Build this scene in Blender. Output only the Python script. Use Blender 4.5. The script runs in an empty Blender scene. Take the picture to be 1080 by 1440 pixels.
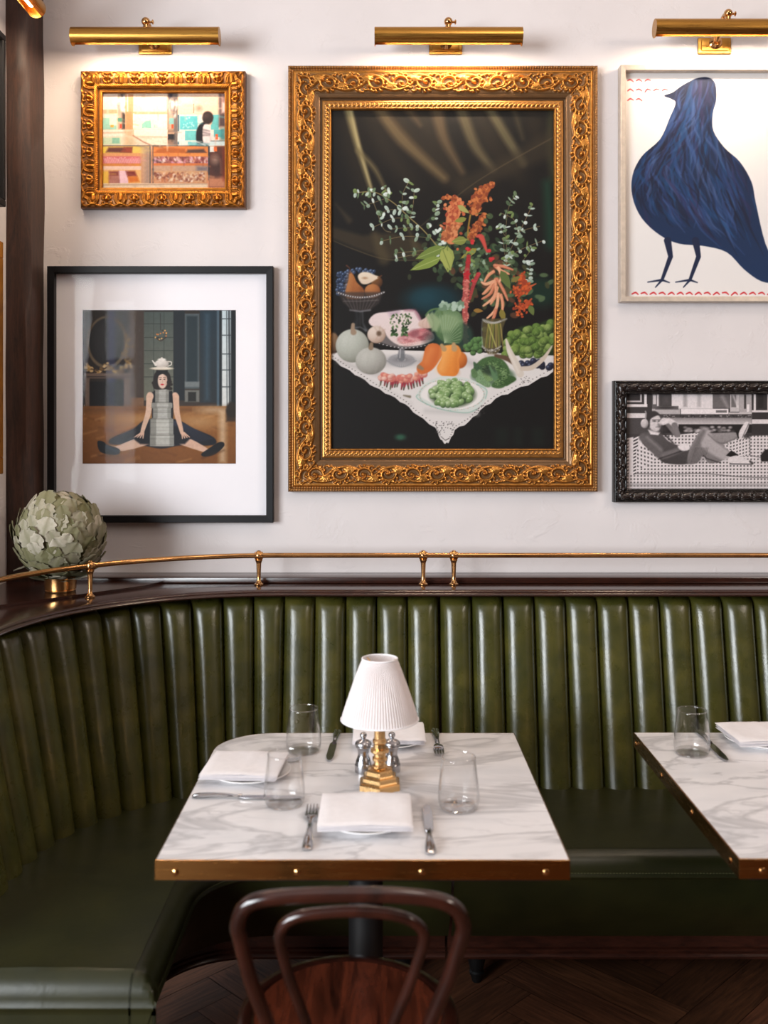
import bpy, bmesh, math, random
import numpy as np
from mathutils import Vector, Matrix, Quaternion
random.seed(7)
rng = np.random.default_rng(7)
PI = math.pi
scene = bpy.context.scene
COL = scene.collection

# ------------------------------------------------------------------ camera
F = 1400.0; CX = 537.0; HY = 606.0; CZ = 1.53      # focal length in pixels, vanishing point, eye height
cam_d = bpy.data.cameras.new('camera')
cam_d.sensor_fit = 'VERTICAL'; cam_d.sensor_height = 36.0; cam_d.sensor_width = 27.0
cam_d.lens = F / 1440 * 36
cam_d.shift_x = (540 - CX) / 1440
cam_d.shift_y = -(720 - HY) / 1440
cam_d.clip_start = 0.05
cam_d.dof.use_dof = True
cam_d.dof.focus_distance = 3.05
cam_d.dof.aperture_fstop = 3.0
cam = bpy.data.objects.new('camera', cam_d); COL.objects.link(cam)
cam.location = (0, 0, CZ); cam.rotation_euler = (PI / 2, 0, 0)
scene.camera = cam
scene.view_settings.view_transform = 'Standard'
scene.view_settings.look = 'None'
scene.view_settings.exposure = 0.07
scene.view_settings.gamma = 1.0
scene.view_settings.use_curve_mapping = False
cy = scene.cycles
cy.max_bounces = 8; cy.diffuse_bounces = 4; cy.glossy_bounces = 4; cy.transparent_max_bounces = 16
cy.transmission_bounces = 8; cy.caustics_reflective = False; cy.caustics_refractive = False
cy.use_denoising = True; cy.sample_clamp_indirect = 6.0

# ------------------------------------------------------------------ world and daylight
world = bpy.data.worlds.new('world'); scene.world = world
world.use_nodes = True
bg = world.node_tree.nodes['Background']
bg.inputs[0].default_value = (0.75, 0.87, 1.0, 1); bg.inputs[1].default_value = 1.0

def area(name, loc, target, sx, sy, power, color):
    l = bpy.data.lights.new(name, 'AREA'); l.shape = 'RECTANGLE'; l.size = sx; l.size_y = sy
    l.energy = power; l.color = color
    o = bpy.data.objects.new(name, l); COL.objects.link(o)
    o.location = loc
    o.rotation_euler = (Vector(target) - Vector(loc)).to_track_quat('-Z', 'Y').to_euler()
    return o
SKY = (0.92, 0.965, 1.0)
RX0, RX1, RY0, RZ1 = -3.4, 4.6, -3.6, 4.8      # the room's extents behind the camera
YB = 3.24                                      # back wall
XL = -1.174                                    # left wall
# daylight at each of the street windows (a wide one on the left side, one far right behind)
area('daylight_side', (RX0 + .02, -1.5, 1.95), (RX0 + 1, -1.2, 1.85), 3.5, 2.1, 470, SKY)
area('daylight_street', (-2.62, RY0 + .02, 1.85), (-2.4, RY0 + 1, 1.85), .34, 2.1, 18, SKY)

# added warm fill lights without fixtures, standing in for the dining room's unseen pendants
for gx, gy, gz, gp in ((.67, 1.3, 3.72, 30), (3.3, -.5, 3.0, 58), (3.0, .6, 3.0, 58)):
    pl_ = bpy.data.lights.new('pendant_fill', 'POINT'); pl_.shadow_soft_size = .26; pl_.energy = gp; pl_.color = (1.0, .86, .74)
    po_ = bpy.data.objects.new('pendant_fill', pl_); COL.objects.link(po_); po_.location = (gx, gy, gz)

# ------------------------------------------------------------------ projection helpers
def P(x, y, Y):
    return Vector(((x - CX) * Y / F, Y, CZ - (y - HY) * Y / F))
def PZ(x, y, z):
    Y = F * (CZ - z) / (y - HY)
    return Vector(((x - CX) * Y / F, Y, z))

# ------------------------------------------------------------------ materials
def lin(c):
    c = np.asarray(c, float) / 255.0
    return np.where(c <= 0.04045, c / 12.92, ((c + 0.055) / 1.055) ** 2.4)
def rgba(c):
    r = lin(c); return (float(r[0]), float(r[1]), float(r[2]), 1.0)
MATS = {}
class NT:
    def __init__(s, name):
        s.m = bpy.data.materials.new(name); s.m.use_nodes = True
        s.t = s.m.node_tree; s.n = s.t.nodes; s.b = s.n['Principled BSDF']; s.out = s.n['Material Output']
    def new(s, kind, **kw):
        n = s.n.new(kind)
        for k, v in kw.items():
            if k in n.inputs: n.inputs[k].default_value = v
            else: setattr(n, k, v)
        return n
    def link(s, a, b): s.t.links.new(a, b)
    def coords(s, scale=(1, 1, 1), rot=(0, 0, 0), which='Object'):
        tc = s.new('ShaderNodeTexCoord'); mp = s.new('ShaderNodeMapping')
        mp.inputs['Scale'].default_value = scale; mp.inputs['Rotation'].default_value = rot
        s.link(tc.outputs[which], mp.inputs['Vector']); return mp.outputs[0]
    def noise(s, vec, scale, detail=4, rough=.55, dist=0):
        n = s.new('ShaderNodeTexNoise', Scale=scale, Detail=detail, Roughness=rough, Distortion=dist)
        s.link(vec, n.inputs['Vector']); return n.outputs['Fac']
    def ramp(s, fac, stops):
        r = s.new('ShaderNodeValToRGB'); e = r.color_ramp.elements
        while len(e) < len(stops): e.new(0.5)
        for q, (p, c) in zip(e, stops):
            q.position = p; q.color = c if len(c) == 4 else (*c, 1)
        s.link(fac, r.inputs[0]); return r.outputs[0]
    def mix(s, fac, a, b):
        m = s.new('ShaderNodeMix', data_type='RGBA')
        if hasattr(fac, 'links'): s.link(fac, m.inputs[0])
        else: m.inputs[0].default_value = fac
        for v, i in ((a, 6), (b, 7)):
            if hasattr(v, 'links'): s.link(v, m.inputs[i])
            else: m.inputs[i].default_value = v
        return m.outputs[2]
    def bump(s, h, strength=.2, dist=.002, prev=None):
        b = s.new('ShaderNodeBump', Strength=strength, Distance=dist)
        s.link(h, b.inputs['Height'])
        if prev is not None: s.link(prev, b.inputs['Normal'])
        s.link(b.outputs[0], s.b.inputs['Normal']); return b.outputs[0]
    def set(s, **kw):
        for k, v in kw.items():
            k = k.replace('_', ' ')
            if hasattr(v, 'links'): s.link(v, s.b.inputs[k])
            else: s.b.inputs[k].default_value = v
        return s

def simple(name, col, rough=.5, metal=0.0, nscale=0, namt=0.15, bump=0, **kw):
    t = NT(name); c = rgba(col)
    t.set(Roughness=rough, Metallic=metal, **kw)
    if nscale:
        f = t.noise(t.coords(), nscale, 5)
        d = tuple(v * (1 - namt) for v in c[:3]); h = tuple(min(1, v * (1 + namt)) for v in c[:3])
        t.set(Base_Color=t.ramp(f, [(.3, d), (.7, h)]))
        if bump: t.bump(f, bump, .002)
    else: t.set(Base_Color=c)
    return t.m

def m_plaster():
    t = NT('wall_plaster'); v = t.coords()
    a = t.noise(v, 3.0, 3); b = t.noise(v, 38, 5, .6)
    t.set(Base_Color=t.ramp(a, [(.3, rgba((217, 209, 208))[:3]), (.7, rgba((225, 217, 216))[:3])]), Roughness=.72)
    lumps = t.ramp(t.noise(v, 9, 6, .62, .6), [(.56, (0, 0, 0)), (.63, (1, 1, 1))])
    n1 = t.bump(b, .10, .003)
    t.bump(lumps, .22, .004, n1)
    return t.m
def m_leather():
    t = NT('green_leather'); v = t.coords()
    a = t.noise(v, 11, 6, .6, .3); c = t.noise(v, 130, 5, .6)
    col = t.ramp(a, [(.25, rgba((46, 50, 18))[:3]), (.5, rgba((66, 65, 24))[:3]), (.78, rgba((88, 82, 32))[:3])])
    t.set(Base_Color=col, Roughness=t.ramp(t.noise(v, 25, 4), [(.3, (.25,) * 3), (.7, (.35,) * 3)]))
    t.b.inputs['Specular IOR Level'].default_value = .6
    t.b.inputs['Coat Weight'].default_value = .35; t.b.inputs['Coat Roughness'].default_value = .3
    n1 = t.bump(c, .3, .0014)
    t.bump(t.noise(v, 16, 5, .6, .8), .22, .005, n1)
    return t.m
def m_seat_leather():
    t = NT('green_seat_leather'); v = t.coords()
    a = t.noise(v, 9, 6, .6, .3); c = t.noise(v, 120, 5, .6)
    t.set(Base_Color=t.ramp(a, [(.25, rgba((30, 33, 14))[:3]), (.75, rgba((46, 46, 20))[:3])]), Roughness=.36)
    n1 = t.bump(c, .10, .0012)
    t.bump(t.noise(v, 7, 4, .6, .6), .2, .006, n1)
    return t.m
def m_wood(name, dark, light, scale=(1, 1, 1), rough=.3, ring=9.0, coat=.0, fine=.35, rot=(0, 0, 0)):
    t = NT(name); v = t.coords(scale, rot)
    a = t.noise(v, ring, 6, .6, 1.4); b = t.noise(v, ring * 7, 4, .7)
    f = t.mix(fine, a, b)
    t.set(Base_Color=t.ramp(f, [(.34, rgba(dark)[:3]), (.64, rgba(light)[:3])]), Roughness=rough)
    t.b.inputs['Coat Weight'].default_value = coat; t.b.inputs['Coat Roughness'].default_value = .12
    t.bump(b, .08, .001)
    return t.m
def m_marble():
    t = NT('white_marble'); tc = t.new('ShaderNodeTexCoord')
    mp = t.new('ShaderNodeMapping'); mp.inputs['Rotation'].default_value = (0, 0, math.radians(-27)); mp.inputs['Scale'].default_value = (.8, 2.2, 1)
    t.link(tc.outputs['Object'], mp.inputs[0]); v = mp.outputs[0]
    def vein(scale, dist, width, det=5):
        n = t.new('ShaderNodeTexNoise', Scale=scale, Detail=det, Roughness=.55, Distortion=dist); t.link(v, n.inputs[0])
        s = t.new('ShaderNodeMath', operation='SUBTRACT'); s.inputs[1].default_value = .5; t.link(n.outputs[0], s.inputs[0])
        a = t.new('ShaderNodeMath', operation='ABSOLUTE'); t.link(s.outputs[0], a.inputs[0])
        return t.ramp(a.outputs[0], [(0, (1, 1, 1)), (width, (0, 0, 0))])
    v1 = vein(2.3, .9, .035); v2 = vein(4.6, .6, .03, 4)
    mask = t.ramp(t.noise(v, 2.0, 3), [(.42, (0, 0, 0)), (.62, (1, 1, 1))])
    cloud = t.ramp(t.noise(v, 3.2, 5), [(.45, (0, 0, 0)), (.75, (1, 1, 1))])
    base = t.mix(cloud, rgba((238, 235, 236)), rgba((216, 215, 218)))
    m1 = t.new('ShaderNodeMath', operation='MULTIPLY'); t.link(v1, m1.inputs[0]); m1.inputs[1].default_value = .42
    c1 = t.mix(m1.outputs[0], base, rgba((128, 126, 130)))
    m2 = t.new('ShaderNodeMath', operation='MULTIPLY'); t.link(v2, m2.inputs[0]); t.link(mask, m2.inputs[1])
    m3 = t.new('ShaderNodeMath', operation='MULTIPLY'); t.link(m2.outputs[0], m3.inputs[0]); m3.inputs[1].default_value = .3
    c2 = t.mix(m3.outputs[0], c1, rgba((134, 132, 135)))
    t.set(Base_Color=c2, Roughness=.22)
    return t.m
def m_brass(name, col, rough, brush=None, dark=.75):
    t = NT(name); c = rgba(col)
    v = t.coords(brush or (1, 1, 1))
    f = t.noise(v, 30 if brush else 14, 4)
    t.set(Base_Color=t.ramp(f, [(.3, tuple(k * dark for k in c[:3])), (.7, c[:3])]), Metallic=1.0,
          Roughness=t.ramp(f, [(.3, (rough * .8,) * 3), (.7, (rough * 1.25,) * 3)]))
    return t.m
def m_gild(name, hi, lo, rough=.34, metal=.85):
    # gilded ornament over a toned ground; the painted mask is stored per vertex
    t = NT(name)
    at = t.new('ShaderNodeAttribute'); at.attribute_name = 'gilt'
    f = t.noise(t.coords(), 60, 5, .65)
    g = t.mix(t.ramp(f, [(.35, (0, 0, 0)), (.7, (1, 1, 1))]), tuple(k * .62 for k in rgba(hi)[:3]) + (1,), rgba(hi))
    t.set(Base_Color=t.mix(at.outputs['Fac'], rgba(lo), g), Roughness=rough)
    mt = t.new('ShaderNodeMath', operation='MULTIPLY_ADD'); t.link(at.outputs['Fac'], mt.inputs[0])
    mt.inputs[1].default_value = metal * .5; mt.inputs[2].default_value = metal * .5
    t.link(mt.outputs[0], t.b.inputs['Metallic'])
    t.bump(f, .12, .0012)
    return t.m
def m_glass(name, tint=(1, 1, 1), base=.035, rim=.75, pw=4.5):
    # clear thin glass: what is behind shows through, edges and highlights reflect
    t = NT(name); t.n.remove(t.b)
    tr = t.new('ShaderNodeBsdfTransparent'); tr.inputs[0].default_value = (*tint, 1)
    gl = t.new('ShaderNodeBsdfGlossy'); gl.inputs['Roughness'].default_value = .02
    lw = t.new('ShaderNodeLayerWeight'); lw.inputs[0].default_value = .5
    pn = t.new('ShaderNodeMath', operation='POWER'); t.link(lw.outputs['Facing'], pn.inputs[0]); pn.inputs[1].default_value = pw
    fr = t.new('ShaderNodeMath', operation='MULTIPLY_ADD'); t.link(pn.outputs[0], fr.inputs[0]); fr.inputs[1].default_value = rim; fr.inputs[2].default_value = base
    mx = t.new('ShaderNodeMixShader')
    t.link(fr.outputs[0], mx.inputs[0]); t.link(tr.outputs[0], mx.inputs[1]); t.link(gl.outputs[0], mx.inputs[2])
    t.link(mx.outputs[0], t.out.inputs[0])
    return t.m
def m_print(name, rough=.55):
    t = NT(name)
    at = t.new('ShaderNodeAttribute'); at.attribute_name = 'ink'
    t.set(Base_Color=at.outputs['Color'], Roughness=rough)
    t.b.inputs['Specular IOR Level'].default_value = .25
    return t.m
def m_shade():
    t = NT('pleated_white_fabric'); t.n.remove(t.b)
    d = t.new('ShaderNodeBsdfDiffuse'); d.inputs[0].default_value = rgba((247, 240, 240))
    tl = t.new('ShaderNodeBsdfTranslucent'); tl.inputs[0].default_value = rgba((246, 236, 232))
    mx = t.new('ShaderNodeMixShader'); mx.inputs[0].default_value = .35
    t.link(d.outputs[0], mx.inputs[1]); t.link(tl.outputs[0], mx.inputs[2]); t.link(mx.outputs[0], t.out.inputs[0])
    return t.m
def m_emit(name, col, strength):
    t = NT(name); t.set(Base_Color=(1, 1, 1, 1), Emission_Color=(*col, 1), Emission_Strength=strength)
    return t.m
def m_floor():
    t = NT('herringbone_oak')
    at = t.new('ShaderNodeAttribute'); at.attribute_name = 'plank'
    uv = t.new('ShaderNodeUVMap')
    mp = t.new('ShaderNodeMapping'); mp.inputs['Scale'].default_value = (2.2, 26, 1); t.link(uv.outputs[0], mp.inputs[0])
    n = t.noise(mp.outputs[0], 3, 6, .6, .8)
    grain = t.ramp(n, [(.3, rgba((66, 41, 28))[:3]), (.7, rgba((118, 76, 52))[:3])])
    m = t.new('ShaderNodeMix', data_type='RGBA', blend_type='MULTIPLY'); m.inputs[0].default_value = 1
    t.link(grain, m.inputs[6]); t.link(at.outputs['Color'], m.inputs[7])
    t.set(Base_Color=m.outputs[2], Roughness=.58); t.b.inputs['Specular IOR Level'].default_value = .3; t.bump(n, .1, .001)
    return t.m
def m_leaf():
    t = NT('felted_leaf')
    at = t.new('ShaderNodeAttribute'); at.attribute_name = 'tone'
    n = t.noise(t.coords(), 90, 5, .6)
    c = t.ramp(at.outputs['Fac'], [(0, rgba((96, 92, 56))[:3]), (.35, rgba((124, 118, 88))[:3]), (.7, rgba((146, 139, 118))[:3]), (1, rgba((186, 176, 160))[:3])])
    c2 = t.mix(t.ramp(n, [(.35, (0, 0, 0)), (.7, (.35,) * 3)]), c, rgba((120, 124, 92)))
    t.set(Base_Color=c2, Roughness=.9); t.bump(n, .25, .002)
    return t.m

M = dict(
    plaster=m_plaster(), leather=m_leather(), seat=m_seat_leather(), marble=m_marble(),
    ledge=m_wood('ledge_mahogany', (30, 14, 10), (58, 28, 19), (2, 8, 8), .24, 7, .35),
    base=m_wood('plinth_mahogany', (36, 17, 12), (74, 38, 27), (2, 9, 9), .3, 6, .15),
    beam=m_wood('old_timber', (30, 18, 14), (72, 44, 33), (9, 9, 1.2), .55, 5),
    chair=m_wood('bentwood_beech', (26, 11, 8), (56, 25, 17), (2, 2, 1), .2, 5, .5, fine=.12),
    chairseat=m_wood('chair_seat_ply', (36, 14, 9), (104, 48, 30), (7, 1.0, 3), .26, 3.0, .4, fine=.2),
    brass=m_brass('polished_brass', (222, 170, 112), .16),
    rail=m_brass('rail_brass', (212, 160, 104), .2),
    lampbrass=m_brass('brushed_brass', (190, 140, 68), .3, (.4, 14, 14), .9),
    edge=m_brass('aged_brass_edging', (158, 116, 66), .24, (.4, .4, 6), .96),
    candle=m_brass('pale_brass', (226, 184, 128), .26, None, .94),
    steel=m_brass('polished_steel', (205, 205, 208), .12),
    mill=m_brass('brushed_steel', (190, 190, 194), .24, (1, 1, 8)),
    white=simple('white_linen', (240, 236, 238), .85, 0, 60, .03, .15),
    china=simple('white_china', (240, 238, 238), .12),
    glassrim=m_glass('glass_rim', base=.16, rim=.7, pw=2.5), glass=m_glass('clear_glass', base=.03, rim=.9, pw=3.6), pane=m_glass('picture_glass', base=.008, rim=.5),
    shade=m_shade(), mat=simple('white_mat_board', (240, 236, 240), .8),
    black=simple('black_lacquered_wood', (14, 14, 17), .45, 0, 20, .2, 0, Specular_IOR_Level=.25),
    iron=simple('black_cast_iron', (14, 14, 15), .45),
    silver=simple('pale_silver_leaf', (196, 182, 168), .42, .35, 50, .12),
    gold=m_gild('antique_gold', (206, 140, 66), (90, 70, 52)),
    goldsmall=m_gild('warm_antique_gold', (188, 116, 38), (70, 40, 16)),
    ebony=m_gild('carved_ebonised_wood', (40, 30, 27), (18, 14, 13), .26, .0),
    liner=m_brass('gilt_liner', (224, 150, 48), .36),
    print=m_print('paper_print'), canvas=m_print('oil_on_canvas', .4),
    bulb=m_emit('warm_bulb', (1.0, .74, .42), 14.0), floor=m_floor(), leaf=m_leaf(),
    darkfloor=simple('floor_gap', (22, 13, 9), .6),
    ceil=simple('ceiling_paint', (206, 198, 194), .8), tan=simple('room_panelling', (70, 52, 42), .6, 0, 4, .2),
    stitch=simple('green_thread', (96, 96, 62), .7), winframe=simple('window_paint', (44, 40, 38), .4),
    backing=simple('picture_backing', (60, 46, 34), .8),
)

# ------------------------------------------------------------------ mesh helpers
class MB:
    def __init__(s): s.v = []; s.f = []
    def add(s, v, f):
        k = len(s.v); s.v.extend([tuple(p) for p in v]); s.f.extend([tuple(i + k for i in q) for q in f]); return s
    def box(s, x0, x1, y0, y1, z0, z1, bev=0.0, seg=2):
        bm = bmesh.new()
        vs = [bm.verts.new(p) for p in ((x0, y0, z0), (x1, y0, z0), (x1, y1, z0), (x0, y1, z0), (x0, y0, z1), (x1, y0, z1), (x1, y1, z1), (x0, y1, z1))]
        for q in ((3, 2, 1, 0), (4, 5, 6, 7), (0, 1, 5, 4), (1, 2, 6, 5), (2, 3, 7, 6), (3, 0, 4, 7)): bm.faces.new([vs[i] for i in q])
        if bev: bmesh.ops.bevel(bm, geom=bm.edges[:], offset=bev, segments=seg, affect='EDGES', profile=.5)
        s.bm(bm); return s
    def bm(s, bm, mat=None):
        bm.verts.index_update()
        s.add([(mat @ v.co) if mat else v.co for v in bm.verts], [[v.index for v in f.verts] for f in bm.faces]); bm.free(); return s
    def lathe(s, prof, n=32, c=(0, 0, 0), rot0=0.0, axis=None):
        # prof: (radius, height) pairs; axis: optional direction instead of +Z
        q = Vector((0, 0, 1)).rotation_difference(Vector(axis)) if axis is not None else None
        V = []; Fc = []
        for r, h in prof:
            for k in range(n):
                a = rot0 + 2 * PI * k / n
                p = Vector((r * math.cos(a), r * math.sin(a), h))
                if q: p = q @ p
                V.append((p.x + c[0], p.y + c[1], p.z + c[2]))
        m = len(prof)
        for i in range(m - 1):
            for k in range(n):
                a, b = i * n + k, i * n + (k + 1) % n
                Fc.append((a, b, b + n, a + n))
        if prof[0][0] > 1e-6: Fc.append(tuple(range(n - 1, -1, -1)))
        if prof[-1][0] > 1e-6: Fc.append(tuple((m - 1) * n + k for k in range(n)))
        return s.add(V, Fc)
    def tube(s, pts, r, n=12, closed=False, caps=True):
        pts = [Vector(p) for p in pts]; m = len(pts)
        R = r if hasattr(r, '__len__') else [r] * m
        V = []; Fc = []; prev = None
        for i, p in enumerate(pts):
            a = pts[(i - 1) % m] if (closed or i > 0) else p
            b = pts[(i + 1) % m] if (closed or i < m - 1) else p
            t = (b - a).normalized()
            if prev is None:
                u = t.orthogonal().normalized()
            else:
                u = prev - t * prev.dot(t); u.normalize()
            prev = u; w = t.cross(u)
            for k in range(n):
                an = 2 * PI * k / n
                V.append(p + (u * math.cos(an) + w * math.sin(an)) * R[i])
        for i in range(m if closed else m - 1):
            for k in range(n):
                a, b = i * n + k, i * n + (k + 1) % n
                j = ((i + 1) % m) * n
                Fc.append((a, b, j + (k + 1) % n, j + k))
        if caps and not closed:
            Fc.append(tuple(range(n - 1, -1, -1))); Fc.append(tuple((m - 1) * n + k for k in range(n)))
        return s.add(V, Fc)
    def sphere(s, c, r, n=20, m=12, sq=(1, 1, 1)):
        prof = [(r * math.sin(PI * i / m), -r * math.cos(PI * i / m)) for i in range(m + 1)]
        prof[0] = (1e-7, -r); prof[-1] = (1e-7, r)
        k = len(s.v); s.lathe(prof, n)
        for i in range(k, len(s.v)):
            x, y, z = s.v[i]; s.v[i] = (x * sq[0] + c[0], y * sq[1] + c[1], z * sq[2] + c[2])
        return s
    def prism(s, pts, z0, z1):
        n = len(pts)
        V = [(x, y, z0) for x, y in pts] + [(x, y, z1) for x, y in pts]
        Fc = [tuple(range(n - 1, -1, -1)), tuple(range(n, 2 * n))] + [(i, (i + 1) % n, n + (i + 1) % n, n + i) for i in range(n)]
        return s.add(V, Fc)
    def grid(s, G, closed_u=False, flip=False):
        # G[i][j] points
        a = len(G); b = len(G[0])
        V = [p for row in G for p in row]; Fc = []
        for i in range(a if closed_u else a - 1):
            for j in range(b - 1):
                i2 = (i + 1) % a
                q = (i * b + j, i * b + j + 1, i2 * b + j + 1, i2 * b + j)
                Fc.append(q[::-1] if flip else q)
        return s.add(V, Fc)

def link_mesh(name, me, mat, parent):
    o = bpy.data.objects.new(name, me); COL.objects.link(o)
    if mat: me.materials.append(mat)
    if parent: o.parent = parent
    return o
def obj(name, mb, mat, parent=None, smooth=True, ang=35, local=False, attr=None):
    """link an MB as one mesh object; world coordinates are moved into the parent's frame unless local"""
    me = bpy.data.meshes.new(name)
    V = mb.v
    if parent is not None and not local:
        off = parent_off(parent)
        V = [(x - off[0], y - off[1], z - off[2]) for x, y, z in V]
    me.from_pydata(V, [], mb.f)
    bm = bmesh.new(); bm.from_mesh(me)
    bmesh.ops.recalc_face_normals(bm, faces=bm.faces)
    if smooth:
        lim = math.radians(ang)
        for f in bm.faces: f.smooth = True
        for e in bm.edges:
            if len(e.link_faces) == 2 and e.calc_face_angle(0) > lim: e.smooth = False
    bm.to_mesh(me); bm.free()
    return link_mesh(name, me, mat, parent)
def parent_off(p):
    v = Vector((0, 0, 0))
    while p: v += p.location; p = p.parent
    return v
def thing(name, label, cat, loc=(0, 0, 0), rz=0.0, group=None):
    o = bpy.data.objects.new(name, None); COL.objects.link(o)
    o.empty_display_size = .05
    o.location = loc; o.rotation_euler = (0, 0, rz)
    return tag(o, label, cat, group)
def tag(o, label, cat, group=None):
    o['label'] = label; o['category'] = cat
    if group: o['group'] = group
    return o
def struct(o): o['kind'] = 'structure'; return o
def dup(root, loc, rz, label=None, group=None):
    r = root.copy(); COL.objects.link(r); r.location = loc; r.rotation_euler = (0, 0, rz)
    if label: r['label'] = label
    if group: r['group'] = group
    for ch in list(root.children):
        c = ch.copy(); COL.objects.link(c); c.parent = r
        for g in list(ch.children):
            d = g.copy(); COL.objects.link(d); d.parent = c
    return r
def spline(pts, n=8, closed=False):
    pts = [Vector(p) for p in pts]; m = len(pts); out = []
    for i in range(m if closed else m - 1):
        g = lambda k: pts[k % m] if closed else pts[max(0, min(m - 1, k))]
        p0, p1, p2, p3 = g(i - 1), g(i), g(i + 1), g(i + 2)
        for k in range(n):
            t = k / n
            out.append(0.5 * ((2 * p1) + (p2 - p0) * t + (2 * p0 - 5 * p1 + 4 * p2 - p3) * t * t + (3 * p1 - p0 - 3 * p2 + p3) * t ** 3))
    if not closed: out.append(pts[-1])
    return out

# ------------------------------------------------------------------ the room
def slab(name, x0, x1, y0, y1, z0, z1, mat):
    return struct(obj(name, MB().box(x0, x1, y0, y1, z0, z1), mat, smooth=False))
slab('wall_back', XL - .6, RX1 + .2, YB, YB + .2, 0, RZ1, M['plaster'])
slab('wall_left', XL - .45, XL, 2.68, YB, 0, RZ1, M['plaster'])
slab('wall_left_return', RX0, XL - .45, 2.68, 2.8, 0, RZ1, M['plaster'])
slab('ceiling', RX0 - .2, RX1 + .2, RY0 - .2, YB + .2, RZ1, RZ1 + .15, M['ceil'])
slab('wall_right', RX1, RX1 + .2, RY0, YB, 0, RZ1, M['tan'])
def wall_with_openings(name, along, fixed0, fixed1, a0, a1, openings, mat):
    mb = MB(); zs0, zs1 = .8, 2.9
    def b(u0, u1, z0, z1):
        if along == 'x': mb.box(u0, u1, fixed0, fixed1, z0, z1)
        else: mb.box(fixed0, fixed1, u0, u1, z0, z1)
    b(a0, a1, 0, zs0); b(a0, a1, zs1, RZ1)
    e = a0
    for (o0, o1) in openings:
        b(e, o0, zs0, zs1); e = o1
    b(e, a1, zs0, zs1)
    return struct(obj(name, mb, mat, smooth=False))
wall_with_openings('wall_street', 'x', RY0 - .2, RY0, RX0, RX1, [(-2.8, -2.44)], M['tan'])
wall_with_openings('wall_side', 'y', RX0 - .2, RX0, RY0, 2.68, [(-3.3, .3)], M['tan'])
def window_frame(name, along, fixed, a0, a1, nb):
    mb = MB(); z0, z1 = .8, 2.9; t = .03
    def b(u0, u1, za, zb):
        if along == 'x': mb.box(u0, u1, fixed - t, fixed + t, za, zb, .004, 1)
        else: mb.box(fixed - t, fixed + t, u0, u1, za, zb, .004, 1)
    b(a0, a1, z0, z0 + .07); b(a0, a1, z1 - .07, z1)
    for k in range(nb + 1):
        u = a0 + (a1 - a0) * k / nb
        b(max(a0, u - .03), min(a1, u + .03), z0, z1)
    b(a0, a1, 2.2, 2.25)
    return struct(obj(name, mb, M['winframe'], smooth=False))
window_frame('window_1', 'y', RX0 + .07, -3.3, .3, 4)
window_frame('window_2', 'x', RY0 + .07, -2.8, -2.44, 1)

# floor: oak laid in herringbone
def build_floor():
    V = []; Fc = []; cols = []; uvs = []
    w, L = .115, .575; gap = .0011
    ca, sa = math.cos(PI / 4), math.sin(PI / 4)
    def plank(x0, y0, x1, y1, horiz):
        pts = [(x0 + gap, y0 + gap), (x1 - gap, y0 + gap), (x1 - gap, y1 - gap), (x0 + gap, y1 - gap)]
        cx = (x0 + x1) / 2; cyy = (y0 + y1) / 2
        rx = cx * ca - cyy * sa; ry = cx * sa + cyy * ca + 1.0
        if not (RX0 - .3 < rx < RX1 + .3 and RY0 - .3 < ry < YB + .15): return
        k = len(V)
        for x, y in pts: V.append((x * ca - y * sa, x * sa + y * ca + 1.0, 0))
        Fc.append((k, k + 1, k + 2, k + 3))
        g = random.uniform(.6, 1.08); cols.append((g, g * random.uniform(.94, 1.0), g * random.uniform(.9, 1), 1))
        o = random.uniform(0, 20)
        uv = [(o + a, o + b) if horiz else (o + b, o + a) for a, b in ((0, 0), (x1 - x0, 0), (x1 - x0, y1 - y0), (0, y1 - y0))]
        uvs.append(uv)
    n = int(L / w)
    for i in range(-60, 60):
        for j in range(-8, 9):
            # each row steps by one plank width; pairs repeat every 2L
            ox = i * w + j * 2 * L; oy = i * w
            plank(ox, oy, ox + L, oy + w, True)
            plank(ox + L, oy - L + w, ox + L + w, oy + w, False)
    k = len(V)
    V.extend([(RX0 - .2, RY0 - .2, -.003), (RX1 + .2, RY0 - .2, -.003), (RX1 + .2, YB + .2, -.003), (RX0 - .2, YB + .2, -.003)])
    Fc.append((k, k + 1, k + 2, k + 3)); cols.append((.25, .22, .2, 1)); uvs.append([(0, 0)] * 4)
    me = bpy.data.meshes.new('floor'); me.from_pydata(V, [], Fc)
    a = me.attributes.new('plank', 'FLOAT_COLOR', 'CORNER'); u = me.uv_layers.new(name='UVMap')
    i = 0
    for f in range(len(Fc)):
        for q in range(4):
            a.data[i].color = cols[f]; u.data[i].uv = uvs[f][q]; i += 1
    struct(link_mesh('floor', me, M['floor'], None))
build_floor()

# old timber post in the corner
def beam():
    mb = MB(); xs = [XL, XL + .026, XL + .05, -1.10]
    G = []
    n = 60
    for i in range(n + 1):
        z = RZ1 * i / n
        j = lambda k: .0035 * math.sin(z * 5.1 + k * 2.1) + .002 * math.sin(z * 17 + k)
        row = [(XL, YB, z), (XL, 3.11 + j(1), z), (XL + .03, 3.107 + j(2), z), (-1.112 + j(3) * .5, 3.11 + j(4), z), (-1.10 + j(5) * .6, 3.122 + j(6), z), (-1.10 + j(7) * .6, YB, z)]
        G.append(row)
    mb.grid(G)
    return struct(obj('trim_1', mb, M['beam'], ang=50))
beam()

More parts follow.
